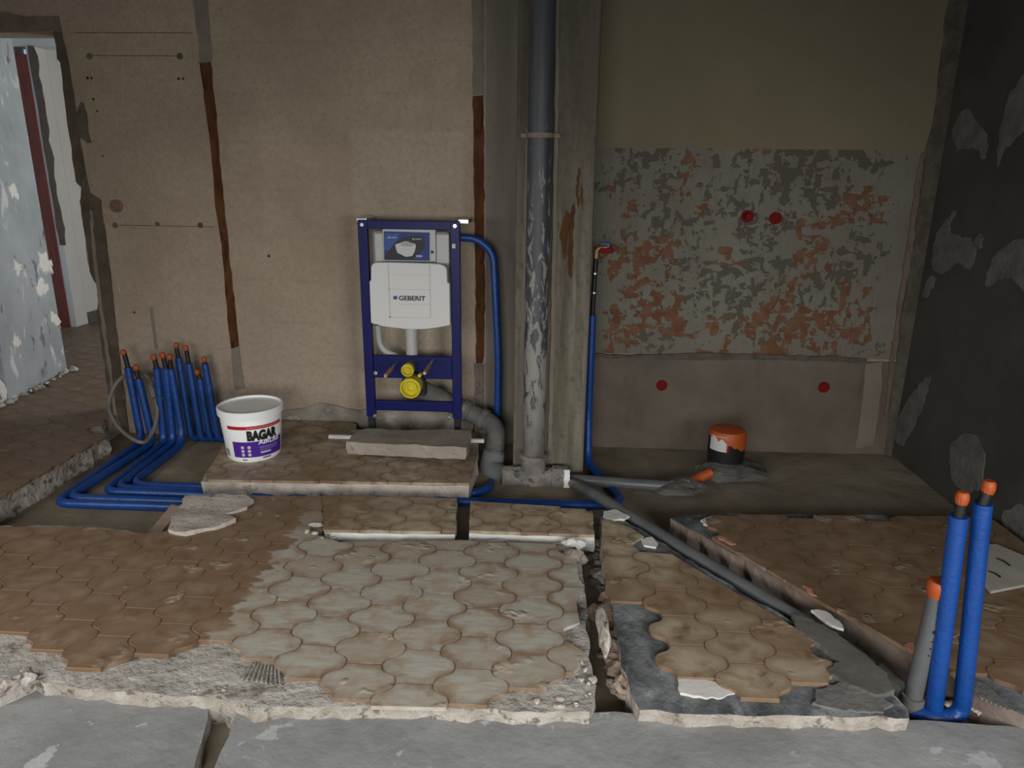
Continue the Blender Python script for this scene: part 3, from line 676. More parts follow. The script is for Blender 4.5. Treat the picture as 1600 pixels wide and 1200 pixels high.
struct(boxo('ceiling_corridor', RX0-1, -.7, 3.95, YF+4.1, ZC, ZC+.1, MT['ceiling']))

# ================================================================== THE FLOOR
floor = struct(slab('floor', [(-3.4, -2.55), (XR+.1, -2.55), (XR+.1, 3.9), (-3.4, 3.9)], ZR, ZR-.1, (MT['screed'], MT['screed']), jit=0, step=.5, grid=.12, zj=.006, sj=0), 'bare grey-brown screed in the opened-up floor')

TS = -.012                                   # top of the mortar bed under the tiles
# left tiled floor running out through the doorway
e0, e1 = F(0, 778), F(167, 681)
PA = [(-3.25, 2.36), (e0.x-.02, 2.36), (e0.x, e0.y), (e1.x, e1.y), (e1.x-.12, e1.y+.15), (JP[-1].x+.02, YB-.02), (JP[-1].x+.02, YB+.18), (-.8, YB+.18), (-.8, YF+4), (RX0-.3, YF+4), (RX0-.3, c1.y), (c1.x, c1.y), (c0.x, YB+.1), (-3.25, YB)]
sa = struct(slab('floor_tiled_passage', PA, TS, ZR-.02, (MT['bed'], MT['bedside']), jit=.006, step=.07, grid=.3, zj=.002, sj=.016), 'brown tiled floor running through the doorway')
place_tiles(sa, PA, PA[:6]+[(JP[-1].x+.02, YB+.18), (-1.4, YB+.18), (-1.4, YF+1.4), (RX0-.25, YF+1.4)]+PA[10:], MT['tile'])
# main front field
SB = P2([(-330, 826), (0, 822), (130, 822), (236, 834), (262, 832), (330, 805), (396, 774), (503, 775), (506, 838), (530, 846), (720, 843), (872, 849), (900, 852), (908, 885), (914, 930), (916, 985), (924, 1040), (930, 1085), (922, 1110),
         (800, 1113), (775, 1108), (690, 1106), (520, 1103), (395, 1108), (345, 1082), (320, 1088), (200, 1080), (90, 1070), (52, 1060), (0, 1086), (-330, 1100)], TS)
sb = struct(slab('floor_tiled_front', SB, TS, ZR-.02, (MT['bed'], MT['bedside']), jit=.007, step=.035, grid=.05, zj=.006, sj=.010, seed=4), 'large tiled floor field in the foreground')
KB = P2([(-400, 806), (250, 812), (262, 808), (345, 785), (385, 758), (512, 758), (514, 826), (900, 830), (940, 905), (940, 1000), (905, 1035), (870, 1062), (800, 1078), (740, 1110), (560, 1095), (505, 1055), (420, 1045), (340, 1015), (290, 1018), (215, 1020), (200, 1045), (110, 1048), (95, 1010), (20, 1000), (-400, 965)])
CB = P2([(-400, 823), (130, 823), (240, 835), (330, 807), (398, 775), (503, 776), (506, 839), (530, 847), (720, 844), (868, 850), (872, 862), (900, 872), (905, 905), (913, 915), (900, 940), (906, 972), (880, 982), (882, 1000), (912, 1018), (906, 1040), (860, 1085), (810, 1098), (770, 1102), (690, 1105), (520, 1101), (400, 1103), (-400, 1130)])
place_tiles(sb, KB, CB, MT['tile'])
# field between the rubble trench and the diagonal drain trench
SCp = P2([(940, 803), (962, 806), (1000, 826), (1105, 892), (1245, 976), (1300, 1012), (1360, 1055), (1418, 1108), (1420, 1122), (1250, 1118), (1080, 1116), (1000, 1108), (986, 1085), (970, 1030), (961, 960), (951, 905), (940, 850)], TS)
sc = struct(slab('floor_tiled_wedge', SCp, TS, ZR-.02, (MT['charcoal'], MT['bedside']), jit=.006, step=.035, grid=.05, zj=.005, sj=.008, seed=6), 'wedge of tiled floor between the two trenches')
KC = P2([(925, 785), (985, 795), (1030, 825), (1140, 890), (1260, 965), (1275, 1015), (1330, 1045), (1240, 1062), (1215, 1092), (1160, 1085), (1130, 1062), (1040, 1065), (1035, 1010), (1000, 940), (938, 905), (934, 850)])
CC = P2([(941, 806), (958, 814), (985, 824), (1006, 838), (986, 850), (1000, 862), (1050, 866), (1105, 900), (1245, 982), (1290, 1012), (1330, 1040), (1330, 1130), (940, 1130), (946, 905), (939, 850)])
place_tiles(sc, KC, CC, MT['tilebrown'])
# field right of the diagonal trench
SD = P2([(1047, 810), (1062, 806), (1130, 802), (1520, 806)], TS)+[(XR-.04, F(1560, 812).y), (XR-.02, 1.62)]+P2([(1600, 1118), (1560, 1098), (1500, 1068), (1430, 1024), (1340, 972), (1290, 946), (1200, 896), (1110, 845)], TS)
sd = struct(slab('floor_tiled_right', SD, TS, ZR-.02, (MT['charcoal'], MT['pinkside']), jit=.005, step=.05, grid=.07, zj=.003, sj=.006, seed=8), 'golden brown tiled floor right of the drain trench')
KD = P2([(1095, 800), (1500, 803), (1545, 806), (1700, 900), (1700, 1078), (1600, 1072), (1545, 1045), (1430, 1025), (1320, 975), (1180, 895), (1095, 850), (1095, 825)])
CD = P2([(1100, 803), (1520, 807)])+[(XR-.05, F(1560, 813).y), (XR-.03, 1.75)]+P2([(1700, 1130), (1560, 1090), (1440, 1026), (1345, 972), (1290, 944), (1205, 893), (1130, 850), (1112, 838)])
place_tiles(sd, KD, CD, MT['tiledull'])
# island slab below the frame and the bucket
PE = P2([(313, 749), (520, 752), (733, 755), (738, 735), (746, 705), (748, 674), (556, 671)])+[(F(552, 664).x, YB-.01), (F(352, 660).x, YB-.01)]+P2([(350, 690), (333, 722)])
se = struct(slab('floor_tiled_island', PE, TS, ZR-.02, (MT['bed'], MT['island_side']), jit=.005, step=.04, grid=.08, zj=.002, sj=.008, seed=9), 'tiled island of floor left standing at the back wall')
place_tiles(se, [(-1.75, 2.6), (-.1, 2.6), (-.1, 3.9), (-1.75, 3.9)], [(a*.998, b) for a, b in PE], MT['tilebrown'])
# bare concrete in the foreground, split by a cut
gz = -.05
GL = P2([(-300, 1130), (0, 1102), (55, 1076), (92, 1073), (200, 1084), (318, 1092), (326, 1106)], gz)+[(F(303, 1200, gz).x, F(303, 1200, gz).y), (-.86, .2), (-.86, -2.5), (-3.3, -2.5), (-3.3, 1.5)]
GR = P2([(374, 1109), (396, 1104), (520, 1101), (690, 1106), (775, 1113), (960, 1113), (1150, 1117), (1420, 1125), (1600, 1137)], gz)+[(XR-.01, 1.62), (XR-.01, -2.5), (-.77, -2.5), (-.77, .2), tuple(F(334, 1200, gz)[:2])]
struct(slab('floor_concrete', GL, gz, ZR-.02, (MT['front'], MT['rubbledark']), jit=.005, step=.04, grid=.16, zj=.004, sj=.008, seed=11), 'bare grey concrete floor left of the saw cut')
struct(slab('floor_concrete', GR, gz, ZR-.02, (MT['front'], MT['rubbledark']), jit=.004, step=.04, grid=.16, zj=.004, sj=.006, seed=12), 'bare grey concrete floor right of the saw cut')

# thin patches of adhesive and paint lying on the beds
def flat_patch(name, px, z, mat, parent, thick=.003, smooth=False, jit=.003):
    pts = [F(u, v, z) for u, v in px]
    pts = [Vector((x_, y_, z)) for x_, y_ in rough_poly([tuple(p[:2]) for p in pts], .015, .004, 2)]
    rnd = random.Random(int(px[0][0])); bm = bmesh.new()
    A = [bm.verts.new((p.x+rnd.uniform(-jit, jit), p.y+rnd.uniform(-jit, jit), z)) for p in pts]; B = [bm.verts.new((v.co.x, v.co.y, z-thick-.006)) for v in A]; n = len(A)
    for i in range(n): bm.faces.new((A[i], A[(i+1) % n], B[(i+1) % n], B[i]))
    bm.faces.new(A); bm.faces.new(B[::-1]); return fin(name, bm, mat, parent)
flat_patch('white_adhesive_patch', [(1060, 1060), (1090, 1058), (1120, 1066), (1148, 1082), (1130, 1090), (1085, 1088), (1062, 1082)], -.006, MT['whiteside'], sc)
flat_patch('white_adhesive_patch', [(1000, 842), (1018, 838), (1028, 848), (1024, 855), (1006, 852)], -.004, MT['whiteside'], sc)
flat_patch('white_adhesive_patch', [(942, 798), (962, 796), (985, 806), (975, 811), (945, 811)], -.002, MT['whiteside'], sc)
flat_patch('white_adhesive_patch', [(1268, 952), (1290, 955), (1312, 970), (1318, 982), (1300, 976), (1282, 966)], -.004, MT['whiteside'], sc)
flat_patch('pale_mortar_patch', [(1095, 812), (1110, 806), (1118, 812), (1112, 824), (1100, 818)], -.004, MT['whiteside'], sd)
flat_patch('dark_mortar_fill', [(1238, 958), (1262, 966), (1300, 985), (1345, 1018), (1385, 1052), (1398, 1078), (1372, 1086), (1330, 1070), (1292, 1046), (1312, 1034), (1290, 1012), (1262, 996), (1244, 978)], .004, MT['darkmortar'], sc, .02)
flat_patch('pale_smear', [(1275, 1078), (1310, 1066), (1352, 1074), (1395, 1100), (1380, 1112), (1310, 1108), (1270, 1098)], -.004, MT['patchgrey'], sc)
for px in ([(1120, 837), (1130, 838), (1150, 850), (1142, 851), (1124, 842)], [(1254, 914), (1268, 920), (1278, 932), (1266, 928)], [(1412, 1006), (1428, 1004), (1432, 1016), (1424, 1018)]):
    flat_patch('pink_paint_mark', px, .0025, MT['pinkspray'], sd, .0)
# combed adhesive at the front corners
for k in range(7):
    a, b = F(1497+k*7, 1052+k*3, -.006), F(1535+k*7, 1092+k*3, -.006)
    tubeo('adhesive_ridge', [a, (a+b)/2+Vector((.004, 0, .001)), b], .0035, MT['patchgrey'], sd, 6)
for k in range(9):
    a, b = F(395+k*5, 1032+k*1.5, -.009), F(378+k*7.5, 1062+k*1, -.009)
    tubeo('adhesive_ridge', [a, (a+b)/2, b], .0022, MT['bed'], sb, 6)

# sawn pieces put back over the pipes
def piece(label, px, tl, seed):
    poly = P2(px, .004); cx = sum(p[0] for p in poly)/4; cy = sum(p[1] for p in poly)/4
    tilt = (tl[0], tl[1], cx, cy)
    o = slab('sawn_floor_piece', poly, -.006, -.066, (MT['bed'], MT['whiteside']), jit=.003, step=.05, grid=.06, zj=.001, sj=.004, seed=seed, tilt=tilt)
    tag(o, label, 'floor piece', 'sawn floor pieces laid back over the blue pipes')
    place_tiles(o, [(cx+(a-cx)*1.3, cy+(b-cy)*1.6) for a, b in poly], poly, MT['tilebrown'], z=.007, tilt=tilt, jig=.0004)
piece('long sawn tiled floor piece left of the narrow gap', [(503.5, 775), (714, 780), (711, 831), (506, 828)], (0, .012), 21)
piece('sawn tiled floor piece with thick white front edge, beside the column foot', [(735, 785), (926, 796), (929, 836), (733, 829)], (0, .02), 22)

# ================================================================== THINGS
# ---- installation frame for a wall-hung toilet
GY = 3.53
X0, X1 = WL(558, 345, GY).x, WL(718, 345, GY).x
gz_ = lambda v: WL(640, v, GY).z
gx = lambda u, v=450: WL(u, v, GY).x
g = thing('toilet_installation_frame', 'navy blue installation frame with white cistern standing against the beige back wall', 'toilet frame', ((X0+X1)/2, GY, 0))
ZT = gz_(345); PW = .046
for xa in (X0, X1-PW):
    po = boxo('post', xa, xa+PW, GY, GY+.04, .11, ZT, MT['frameblue'], g, .003)
    latheo('bolt', [(0, -.004), (.009, -.004), (.009, .002)], (xa+PW*.5, GY, ZT-.022), MT['steel'], po, 'Y', 12)
    boxo('foot', xa+.006, xa+PW-.006, GY+.004, GY+.036, ZR, .13, MT['black'], g, .002)
boxo('top_rail', X0+PW, X1-PW, GY+.002, GY+.038, ZT-.042, ZT, MT['frameblue'], g, .003)
boxo('mounting_plate', X0+PW, X1-PW, GY+.006, GY+.036, gz_(592), gz_(557), MT['frameblue'], g, .004)
boxo('lower_rail', X0+PW, X1-PW, GY+.004, GY+.036, gz_(643), gz_(628), MT['frameblue'], g, .004)
for xa, u in ((X0-.012, 0), (X1-.01, 1)):
    bm = bmesh.new(); box(bm, xa, xa+.05, GY+.03, YB, ZT-.012, ZT+.008); fin('wall_bracket', bm, MT['steel'], g, bev=.002)
for (u, v) in ((587, 583), (586, 650), (702, 653)):
    latheo('bolt', [(0, -.006), (.010, -.005), (.010, .004)], WL(u, v, GY), MT['steel'], g, 'Y', 12)
lab = boxo('small_sticker', gx(706.5, 385), gx(711.5, 385), GY-.001, GY+.002, WL(709, 388, GY).z, WL(709, 381, GY).z, MT['printgrey'], g)
# cistern body behind
bm = bmesh.new(); box(bm, X0+PW+.012, X1-PW-.012, GY+.045, GY+.15, gz_(505), ZT-.055); cb = fin('cistern_body', bm, MT['cistern'], g, bev=.012)
for u0, u1 in ((583, 597), (680, 701)):
    boxo('cistern_rib', gx(u0, 380), gx(u1, 380), GY+.022, GY+.05, gz_(412), ZT-.062, MT['cistern'], cb, .006)
boxo('service_box', gx(597, 385), gx(680, 385), GY+.016, GY+.05, gz_(409), gz_(357), MT['cistern'], cb, .003)
boxo('black_clip', gx(672.5, 393), gx(676.5, 393), GY+.013, GY+.02, gz_(396), gz_(391.5), MT['black'], cb)
# printed protection card
CYc = GY+.011
def W2(u, v, y=CYc): return WL(u, v, y)
def flatpoly(name, px, y, mat, parent, th=.0012):
    bm = bmesh.new(); A = [bm.verts.new(WL(u, v, y)) for u, v in px]; B = [bm.verts.new(v.co+Vector((0, th, 0))) for v in A]; n = len(A)
    for i in range(n): bm.faces.new((A[i], A[(i+1) % n], B[(i+1) % n], B[i]))
    bm.faces.new(A); bm.faces.new(B[::-1]); return fin(name, bm, mat, parent)
card = flatpoly('printed_card', [(599.5, 361.5), (671, 363.5), (671, 407.5), (600.5, 406)], CYc, MT['cardblue'], g, .006)
C2 = lambda L_: [(590+a*.05625, 355+b*.0562) for a, b in L_]
flatpoly('card_light_area', C2([(180, 170), (600, 180), (570, 330), (300, 650), (185, 640)]), CYc-.0010, MT['cardlight'], card)
flatpoly('card_black_area', C2([(300, 660), (500, 430), (760, 260), (1290, 240), (1300, 600), (1100, 760), (1000, 880), (1010, 905), (185, 890), (200, 800)]), CYc-.0016, MT['cardblack'], card)
flatpoly('pictured_bowl', C2([(490, 480), (790, 385), (1050, 470), (1060, 560), (1020, 700), (960, 800), (790, 825), (550, 710), (510, 600)]), CYc-.0024, MT['printgrey'], card)
flatpoly('pictured_bowl_lid', C2([(600, 480), (800, 395), (1000, 460), (990, 520), (850, 545), (700, 525)]), CYc-.0032, MT['printgrey2'], card)
flatpoly('card_tag', C2([(1070, 775), (1245, 780), (1240, 835), (1065, 830)]), CYc-.0024, MT['printviolet'], card)
def wall_text(name, s, u0, u1, v0, v1, y, mat, parent, bold=0.0):
    """lettering on a plane facing the room, fitted to a pixel box"""
    V, FC, w_, h_ = text_verts(s, .1, bold); p, q = WL(u0, v1, y), WL(u1, v0, y); sx, sy = (q.x-p.x)/w_, (q.z-p.z)/h_
    me = bpy.data.meshes.new(name); me.from_pydata([(p.x+a.x*sx, y, p.z+a.y*sy) for a in V], [], FC); return link(name, me, mat, parent)
flatpoly('logo_square', C2([(965, 315), (1010, 318), (1010, 350), (965, 347)]), CYc-.0026, MT['printgrey'], card)
wall_text('lettering', 'GEBERIT', 590+1025*.05625, 590+1230*.05625, 355+318*.0562, 355+347*.0562, CYc-.0028, MT['printgrey'], card, .002)
flatpoly('logo_square', C2([(290, 265), (345, 268), (345, 308), (290, 305)]), CYc-.0020, MT['printgrey'], card)
wall_text('lettering', 'GEBERIT', 590+365*.05625, 590+540*.05625, 355+272*.0562, 355+304*.0562, CYc-.0022, MT['printgrey'], card, .002)
# white insulated front
Zf = lambda L_: [(550+a/6.316, 330+b/6.316) for a, b in L_]
YW = GY-.035
bm = bmesh.new()
pts = [WL(u, v, YW) for u, v in Zf([(187, 560), (194, 535), (215, 512), (250, 506), (355, 504), (560, 510), (770, 516), (870, 524), (915, 542), (935, 575), (941, 708), (962, 712), (968, 1115), (960, 1128), (830, 1152), (720, 1164), (640, 1168), (520, 1164), (400, 1150), (300, 1138), (255, 1122), (186, 1104), (170, 690), (186, 684)])]
A = [bm.verts.new(p) for p in pts]; B = [bm.verts.new(p+Vector((0, .09, 0))) for p in pts]; n = len(A)
for i in range(n): bm.faces.new((A[i], A[(i+1) % n], B[(i+1) % n], B[i]))
bm.faces.new(A); bm.faces.new(B[::-1])
wf = fin('cistern_front', bm, MT['white'], g, bev=.006)
def strip(a, b, y, wd, mat, parent, name='moulded_line'):
    (u0, v0), (u1, v1) = Zf([a, b]); p, q = WL(u0, v0, y), WL(u1, v1, y)
    boxo(name, min(p.x, q.x)-wd, max(p.x, q.x)+wd, y-.0012, y+.002, min(p.z, q.z)-wd, max(p.z, q.z)+wd, mat, parent)
for a, b in (((362, 625), (770, 632)), ((362, 768), (770, 778)), ((460, 918), (770, 922)), ((370, 1048), (770, 1052)), ((362, 508), (370, 1048)), ((770, 516), (772, 1052))):
    strip(a, b, YW, .0009, MT['groove'], wf)
flatpoly('logo_square', Zf([(408, 836), (446, 836), (446, 871), (408, 871)]), YW-.0015, MT['cardlight'], wf)
(u0, v0), (u1, v1) = Zf([(462, 838), (724, 881)])
wall_text('lettering', 'GEBERIT', u0, u1, v0, v1, YW-.0016, MT['ink'], wf, .0028)
# flush pipe, bends, yellow plugs
pf = WL(643, 520, GY+.06)
tubeo('flush_pipe', [(pf.x, GY+.06, gz_(500)), (pf.x, GY+.06, gz_(560))], .031, MT['cistern'], g, 20)
tubeo('overflow_pipe', fillet([WL(590, 508, GY+.07), WL(593, 545, GY+.07), WL(626, 560, GY+.06)], .09), .017, MT['cistern'], g)
pc = WL(641, 569, GY); tip = WL(636.5, 579, GY-.10)
d = Vector((0, -1, 0))
fc = tubeo('flush_connector', [Vector((tip.x, GY+.03, tip.z)), Vector((tip.x, GY-.075, tip.z))], .030, MT['dustypvc'], g, 20)
bm = bmesh.new(); lathe(bm, [(.032, 0), (.032, -.035), (.026, -.035), (.024, -.012), (.012, -.012), (.010, -.02), (0, -.02)], (tip.x, GY-.065, tip.z), 'Y', 24); fin('plug', bm, MT['yellow'], fc, angle=.6)
tip = WL(641, 607, GY-.10)
dc = tubeo('drain_connector', [Vector((tip.x, GY+.06, tip.z)), Vector((tip.x, GY-.06, tip.z))], .050, MT['black'], g, 24)
bm = bmesh.new(); lathe(bm, [(.052, .03), (.052, -.04), (.046, -.04), (.043, -.01), (.030, -.012), (.028, -.022), (.020, -.022), (.018, -.012), (0, -.012)], (tip.x, GY-.06, tip.z), 'Y', 28); fin('plug', bm, MT['yellow'], dc, angle=.6)
bm = bmesh.new(); box(bm, tip.x-.062, tip.x+.062, GY-.03, GY+.03, tip.z-.06, tip.z+.0); lathe(bm, [(.060, .03), (.060, -.02)], (tip.x, GY-.005, tip.z), 'Y', 24); fin('drain_bracket', bm, MT['black'], dc)
for (u, v) in ((620, 566), (677, 562)):
    p = WL(u, v, GY); rd = tubeo('threaded_rod', [p, p+Vector((0, -.27, 0))], .006, MT['steel'], g, 10)
    tubeo('rod_sleeve', [p+Vector((0, -.13, 0)), p+Vector((0, -.262, 0))], .0095, MT['amber'], rd, 10)
p = WL(658, 583, GY-.02); latheo('small_plug', [(0, -.05), (.009, -.05), (.012, -.02), (.004, 0)], p, MT['yellow'], g, 'Y', 14)

# ---- waste pipe from the frame to the stack
SY = 3.255
sx_ = WL(834, 700, SY).x
tz = WL(834, 746, SY).z
SR = .054
wp = thing('waste_pipe', 'dark grey bent waste pipe running from behind the blue frame to the stack', 'pipe', WL(765, 700, 3.40))
path = fillet([WL(648, 603, GY+.09), WL(748, 651, GY+.075), WL(778, 668, 3.52), WL(771, 712, 3.44), WL(768, 735, 3.37), WL(796, 747, SY+.02)], {1: .06, 2: .10, 3: .06, 4: .07}, 8)
tubeo('pipe_run', path, SR*.93, MT['dustypvc'], wp, 22)
a = WL(722, 638, GY+.08); b = WL(733, 643, GY+.078)
tubeo('socket_ring', [a, a+(b-a)*.9], SR*1.08, MT['dustypvc'], wp, 22)
a = WL(752, 653, GY+.06); b = WL(760, 657, GY+.05); tubeo('socket_ring', [a, b], SR*1.08, MT['dustypvc'], wp, 22)
a = WL(772.5, 703, 3.447); b = WL(771.5, 709, 3.442); tubeo('socket_ring', [a, b], SR*1.06, MT['dustypvc'], wp, 22)
el = fillet([WL(771, 712, 3.44), WL(766, 737, 3.37), WL(793, 748, SY+.03)], .12, 12)
tubeo('elbow', resample(el, .01), SR*1.09, MT['elbow'], wp, 24)

# ---- soil stack with tee
st = thing('soil_stack', 'vertical grey soil pipe with flaking paint on the front of the concrete column', 'pipe', (sx_, SY, tz-SR))
tubeo('stack_pipe', resample([(sx_, SY, tz), (sx_, SY, ZC)], .1), SR, MT['stack'], st, 28)
zs = WL(834, 712, SY).z
latheo('socket_collar', [(SR+.001, -.15), (SR+.006, -.15), (SR+.006, -.006), (SR+.014, -.006), (SR+.014, .012), (SR+.001, .014)], (sx_, SY, zs), MT['teedusty'], st, 'Z', 28)
zc_ = WL(842, 212, SY).z
cl = latheo('pipe_clip', [(SR, -.010), (SR+.006, -.010), (SR+.006, .010), (SR, .010)], (sx_, SY, zc_), MT['paledry'], st, 'Z', 24)
boxo('clip_lug', sx_-SR-.03, sx_-SR+.005, SY-.006, SY+.006, zc_-.008, zc_+.008, MT['paledry'], cl)
boxo('clip_lug', sx_+SR-.005, sx_+SR+.03, SY-.006, SY+.006, zc_-.008, zc_+.008, MT['paledry'], cl)
xl, xr = WL(786, 746, SY).x, WL(886, 747, SY).x
tee = tubeo('tee_branch', resample([(xl, SY, tz-.002), (xr, SY, tz-.002)], .015), SR+.003, MT['teedusty'], st, 28, .16)
tubeo('branch_socket', [(xr-.075, SY, tz), (xr, SY, tz)], SR+.010, MT['teedusty'], st, 28)
tubeo('branch_plug', [(xr-.005, SY, tz), (xr+.012, SY, tz)], SR+.003, MT['dustypvc'], st, 28)
# torn white tape hanging over the socket
bm = bmesh.new(); rows = []
for k in range(9):
    th = math.radians(60-k*22); wd = .018 if k < 5 else .018-.003*(k-4)
    yy, zz = SY-math.cos(th)*(SR+.013), tz+math.sin(th)*(SR+.013)
    if th < 0: yy = SY-(SR+.013)+.002*k; zz = tz+.02-.022*(k-2)
    rows.append((bm.verts.new((xr-wd+.003*(k % 2), yy, zz)), bm.verts.new((xr+wd*.6, yy, zz))))
for a, b in zip(rows[:-1], rows[1:]): bm.faces.new((a[0], a[1], b[1], b[0]))
o = fin('tape_strip', bm, MT['cloth']); so = o.modifiers.new('thickness', 'SOLIDIFY'); so.thickness = .003
tag(o, 'strip of torn white tape hanging on the stack branch end', 'tape')

# ---- thin grey drain pipes on the floor
r2 = .0255
J0 = Vector((xr+.015, SY, tz-.005))
p1 = thing('drain_pipe', 'long straight grey drain pipe lying diagonally in the floor trench', 'pipe', F(1100, 880, ZR))
dp = [J0+Vector((.005, -.03, 0)), F(925, 770, -.02), F(1100, 878, -.030), F(1245, 966, -.040), F(1330, 1020, -.055), F(1398, 1072, -.06), F(1420, 1092, -.07)]
tubeo('pipe_run', fillet(dp, .03), r2, MT['pvc'], p1, 18)
q0, q1 = F(1372, 1050, -.055), F(1412, 1084, -.065)
tubeo('socket', [q0, q1], r2*1.22, MT['dustypvc'], p1, 18)
bs = F(1424, 1100, -.075); rise = thing('drain_riser', 'upright grey drain pipe with a flat orange cap, beside the tall blue pipes', 'pipe', (bs.x, bs.y, ZR))
zt = WL(1466, 925, bs.y).z; tp = WL(1466, 925, bs.y)
tubeo('riser', [(bs.x, bs.y, -.10), tp], r2*.92, MT['pvc'], rise, 18)
tubeo('elbow_socket', [(bs.x, bs.y, -.10), (bs.x+(tp.x-bs.x)*.09, bs.y, -.045)], r2*1.2, MT['dustypvc'], rise, 18)
latheo('cap', [(0, .034), (r2*1.0, .034), (r2*1.2, .024), (r2*1.15, .006), (r2*1.0, -.012), (r2*.95, -.012)], tp, MT['orange'], rise, 'Z', 18)
for k, f in enumerate((.86, .70, .78, .62, .56, .50)):
    zz = -.08+(tp.z+.08)*f; xx = bs.x+(tp.x-bs.x)*f; r_ = .0055 if k < 2 else .0025
    latheo('printed_mark', [(0, -.0012), (r_, -.0008), (r_, .002)], (xx, bs.y-r2*.92, zz), MT['ink'], rise, 'Y', 10)
p3 = thing('drain_pipe', 'short grey drain pipe running along the recess toward the orange bend', 'pipe', F(990, 757, ZR))
ea, eb = J0+Vector((0, .0, .002)), F(1048, 760, -.062)
tubeo('pipe_run', [ea, F(930, 752, -.055), eb], r2*1.05, MT['pvc'], p3, 18)
ec = F(1076, 757, -.055)
tubeo('taped_end', resample([eb, ec], .01), r2*1.12, MT['teedusty'], p3, 16, .25)
tubeo('orange_bend', fillet([ec+Vector((-.01, 0, 0)), F(1090, 748, -.05), F(1112, 738, -.02)], .03), r2*.95, MT['orange'], p3, 16)

# ---- stub with orange bag on a mortar heap
bc = F(1131, 736, -.07); R0 = .089
ds = thing('drain_stub', 'black upright drain stub with a torn orange cover on a dark mortar heap', 'drain stub', (bc.x, bc.y, ZR))
ht = WL(1131, 672, bc.y).z
latheo('body', [(R0*.93, -.10), (R0*.95, -.02), (R0, .02), (R0, ht-.02)], (bc.x, bc.y, 0), MT['black'], ds, 'Z', 30)
bm = bmesh.new(); seg = 36; rows = []
for r, h in ((0, .012), (R0*.6, .012), (R0*.93, .006), (R0*1.02, -.012), (R0*1.03, None)):
    ring = []
    for k in range(seg):
        th = 2*math.pi*k/seg; zz = ht+(h if h is not None else -.022-.055*max(0, math.cos(th+.55))-.03*noise.noise(Vector((math.cos(th)*3, math.sin(th)*3, 0))))
        ring.append(bm.verts.new((bc.x+r*math.cos(th), bc.y+r*math.sin(th), zz)))
    rows.append(ring)
for a, b in zip(rows[:-1], rows[1:]):
    for k in range(seg): bm.faces.new((a[k], a[(k+1) % seg], b[(k+1) % seg], b[k]))
bmesh.ops.remove_doubles(bm, verts=bm.verts, dist=1e-5); fin('orange_cover', bm, MT['orange'], ds, angle=.6)
def curved(name, c, R, a0, a1, z0, z1, mat, parent, n=10, taper=0.0, zr=1.0, inset=0.0):
    bm = bmesh.new(); A = []; B = []
    for k in range(n+1):
        th = math.radians(a0+(a1-a0)*k/n)
        for lst, z in ((A, z0), (B, z1)):
            r = R+taper*z+inset; lst.append(bm.verts.new((c.x+r*math.sin(th), c.y-r*math.cos(th), c.z+z)))
    for k in range(n): bm.faces.new((A[k], A[k+1], B[k+1], B[k]))
    return fin(name, bm, mat, parent, smooth=True)
curved('paper_label', Vector((bc.x, bc.y, 0)), R0+.0015, -72, -14, WL(1115, 707, bc.y-R0).z, WL(1115, 684, bc.y-R0).z, MT['printgrey'], ds)
curved('red_label_edge', Vector((bc.x, bc.y, 0)), R0+.0015, -14, -9, WL(1115, 707, bc.y-R0).z, WL(1115, 686, bc.y-R0).z, MT['red'], ds, 3)
curved('white_smear', Vector((bc.x, bc.y, 0)), R0+.001, -50, 15, WL(1115, 733, bc.y-R0).z, WL(1115, 726, bc.y-R0).z, MT['patchgrey'], ds)
def heap(label, c, size, seed, mat):
    o = link('mortar_heap', rock_mesh('mortar_heap', size, seed, mat, 1, 3, .45), None); o.location = c; tag(o, label, 'mortar', 'mortar heaps'); return o
h1 = F(1142, 757, ZR); heap('dark heap of mortar around the foot of the orange covered stub', (h1.x, h1.y+.06, ZR), (.165, .13, .055), 3.1, MT['darkmortar'])
h2 = F(1062, 778, ZR); heap('smaller grey heap of mortar under the end of the short pipe', (h2.x, h2.y+.02, ZR), (.11, .08, .036), 5.2, MT['darkmortar'])

# ---- blue insulated water pipes
RB = .0205
def cap_at(p, parent, s=1.0, seed=0):
    rnd = random.Random(seed); a = rnd.uniform(-.3, .3)
    bm = bmesh.new(); lathe(bm, [(0, .034*s), (.012*s, .034*s), (.0165*s, .027*s), (.0175*s, .012*s), (.015*s, .0), (.012*s, -.006*s)], (0, 0, 0), 'Z', 12)
    bmesh.ops.rotate(bm, verts=bm.verts, cent=(0, 0, 0), matrix=Matrix.Rotation(a, 3, 'Y')); bmesh.ops.translate(bm, verts=bm.verts, vec=p)
    return fin('cap', bm, MT['orange'], parent, angle=.5)
zf = ZR+RB+.002
def blue(label, top_px, bare_px, base_px, rest, group, rr=RB, fr=.07, seed=0):
    """capped pipe: top_px = cap, bare_px = where the blue sleeve stops, base_px = foot; rest = path along the floor"""
    b = F(*base_px, zf); sl = WL(*bare_px, b.y); tp = WL(*top_px, b.y)
    t_ = thing('water_pipe', label, 'pipe', (b.x, b.y, ZR), group)
    pts = fillet([sl, b]+rest, fr, 8); q = []
    for p_, n_ in zip(pts[:-1], pts[1:]):
        k = max(1, int((n_-p_).length/.12)); q += [p_+(n_-p_)*i/k for i in range(k)]
    q.append(pts[-1])
    tubeo('sleeve', q, rr, MT['blue'], t_, 14, .05)
    dd = (tp-sl); tubeo('inner_pipe', [sl-dd.normalized()*.02, tp], rr*.62, MT['black'], t_, 10)
    cap_at(tp-Vector((0, 0, .008)), t_, rr/.0205*.86, seed)
    return t_
GP = 'capped blue pipes rising at the left of the back wall'
ye = F(500, 776, 0).y+.05                     # channel between the island and the front field
def run(c_px, xend): 
    c = F(*c_px, zf); return [c, Vector((xend, c.y+.0, zf))]
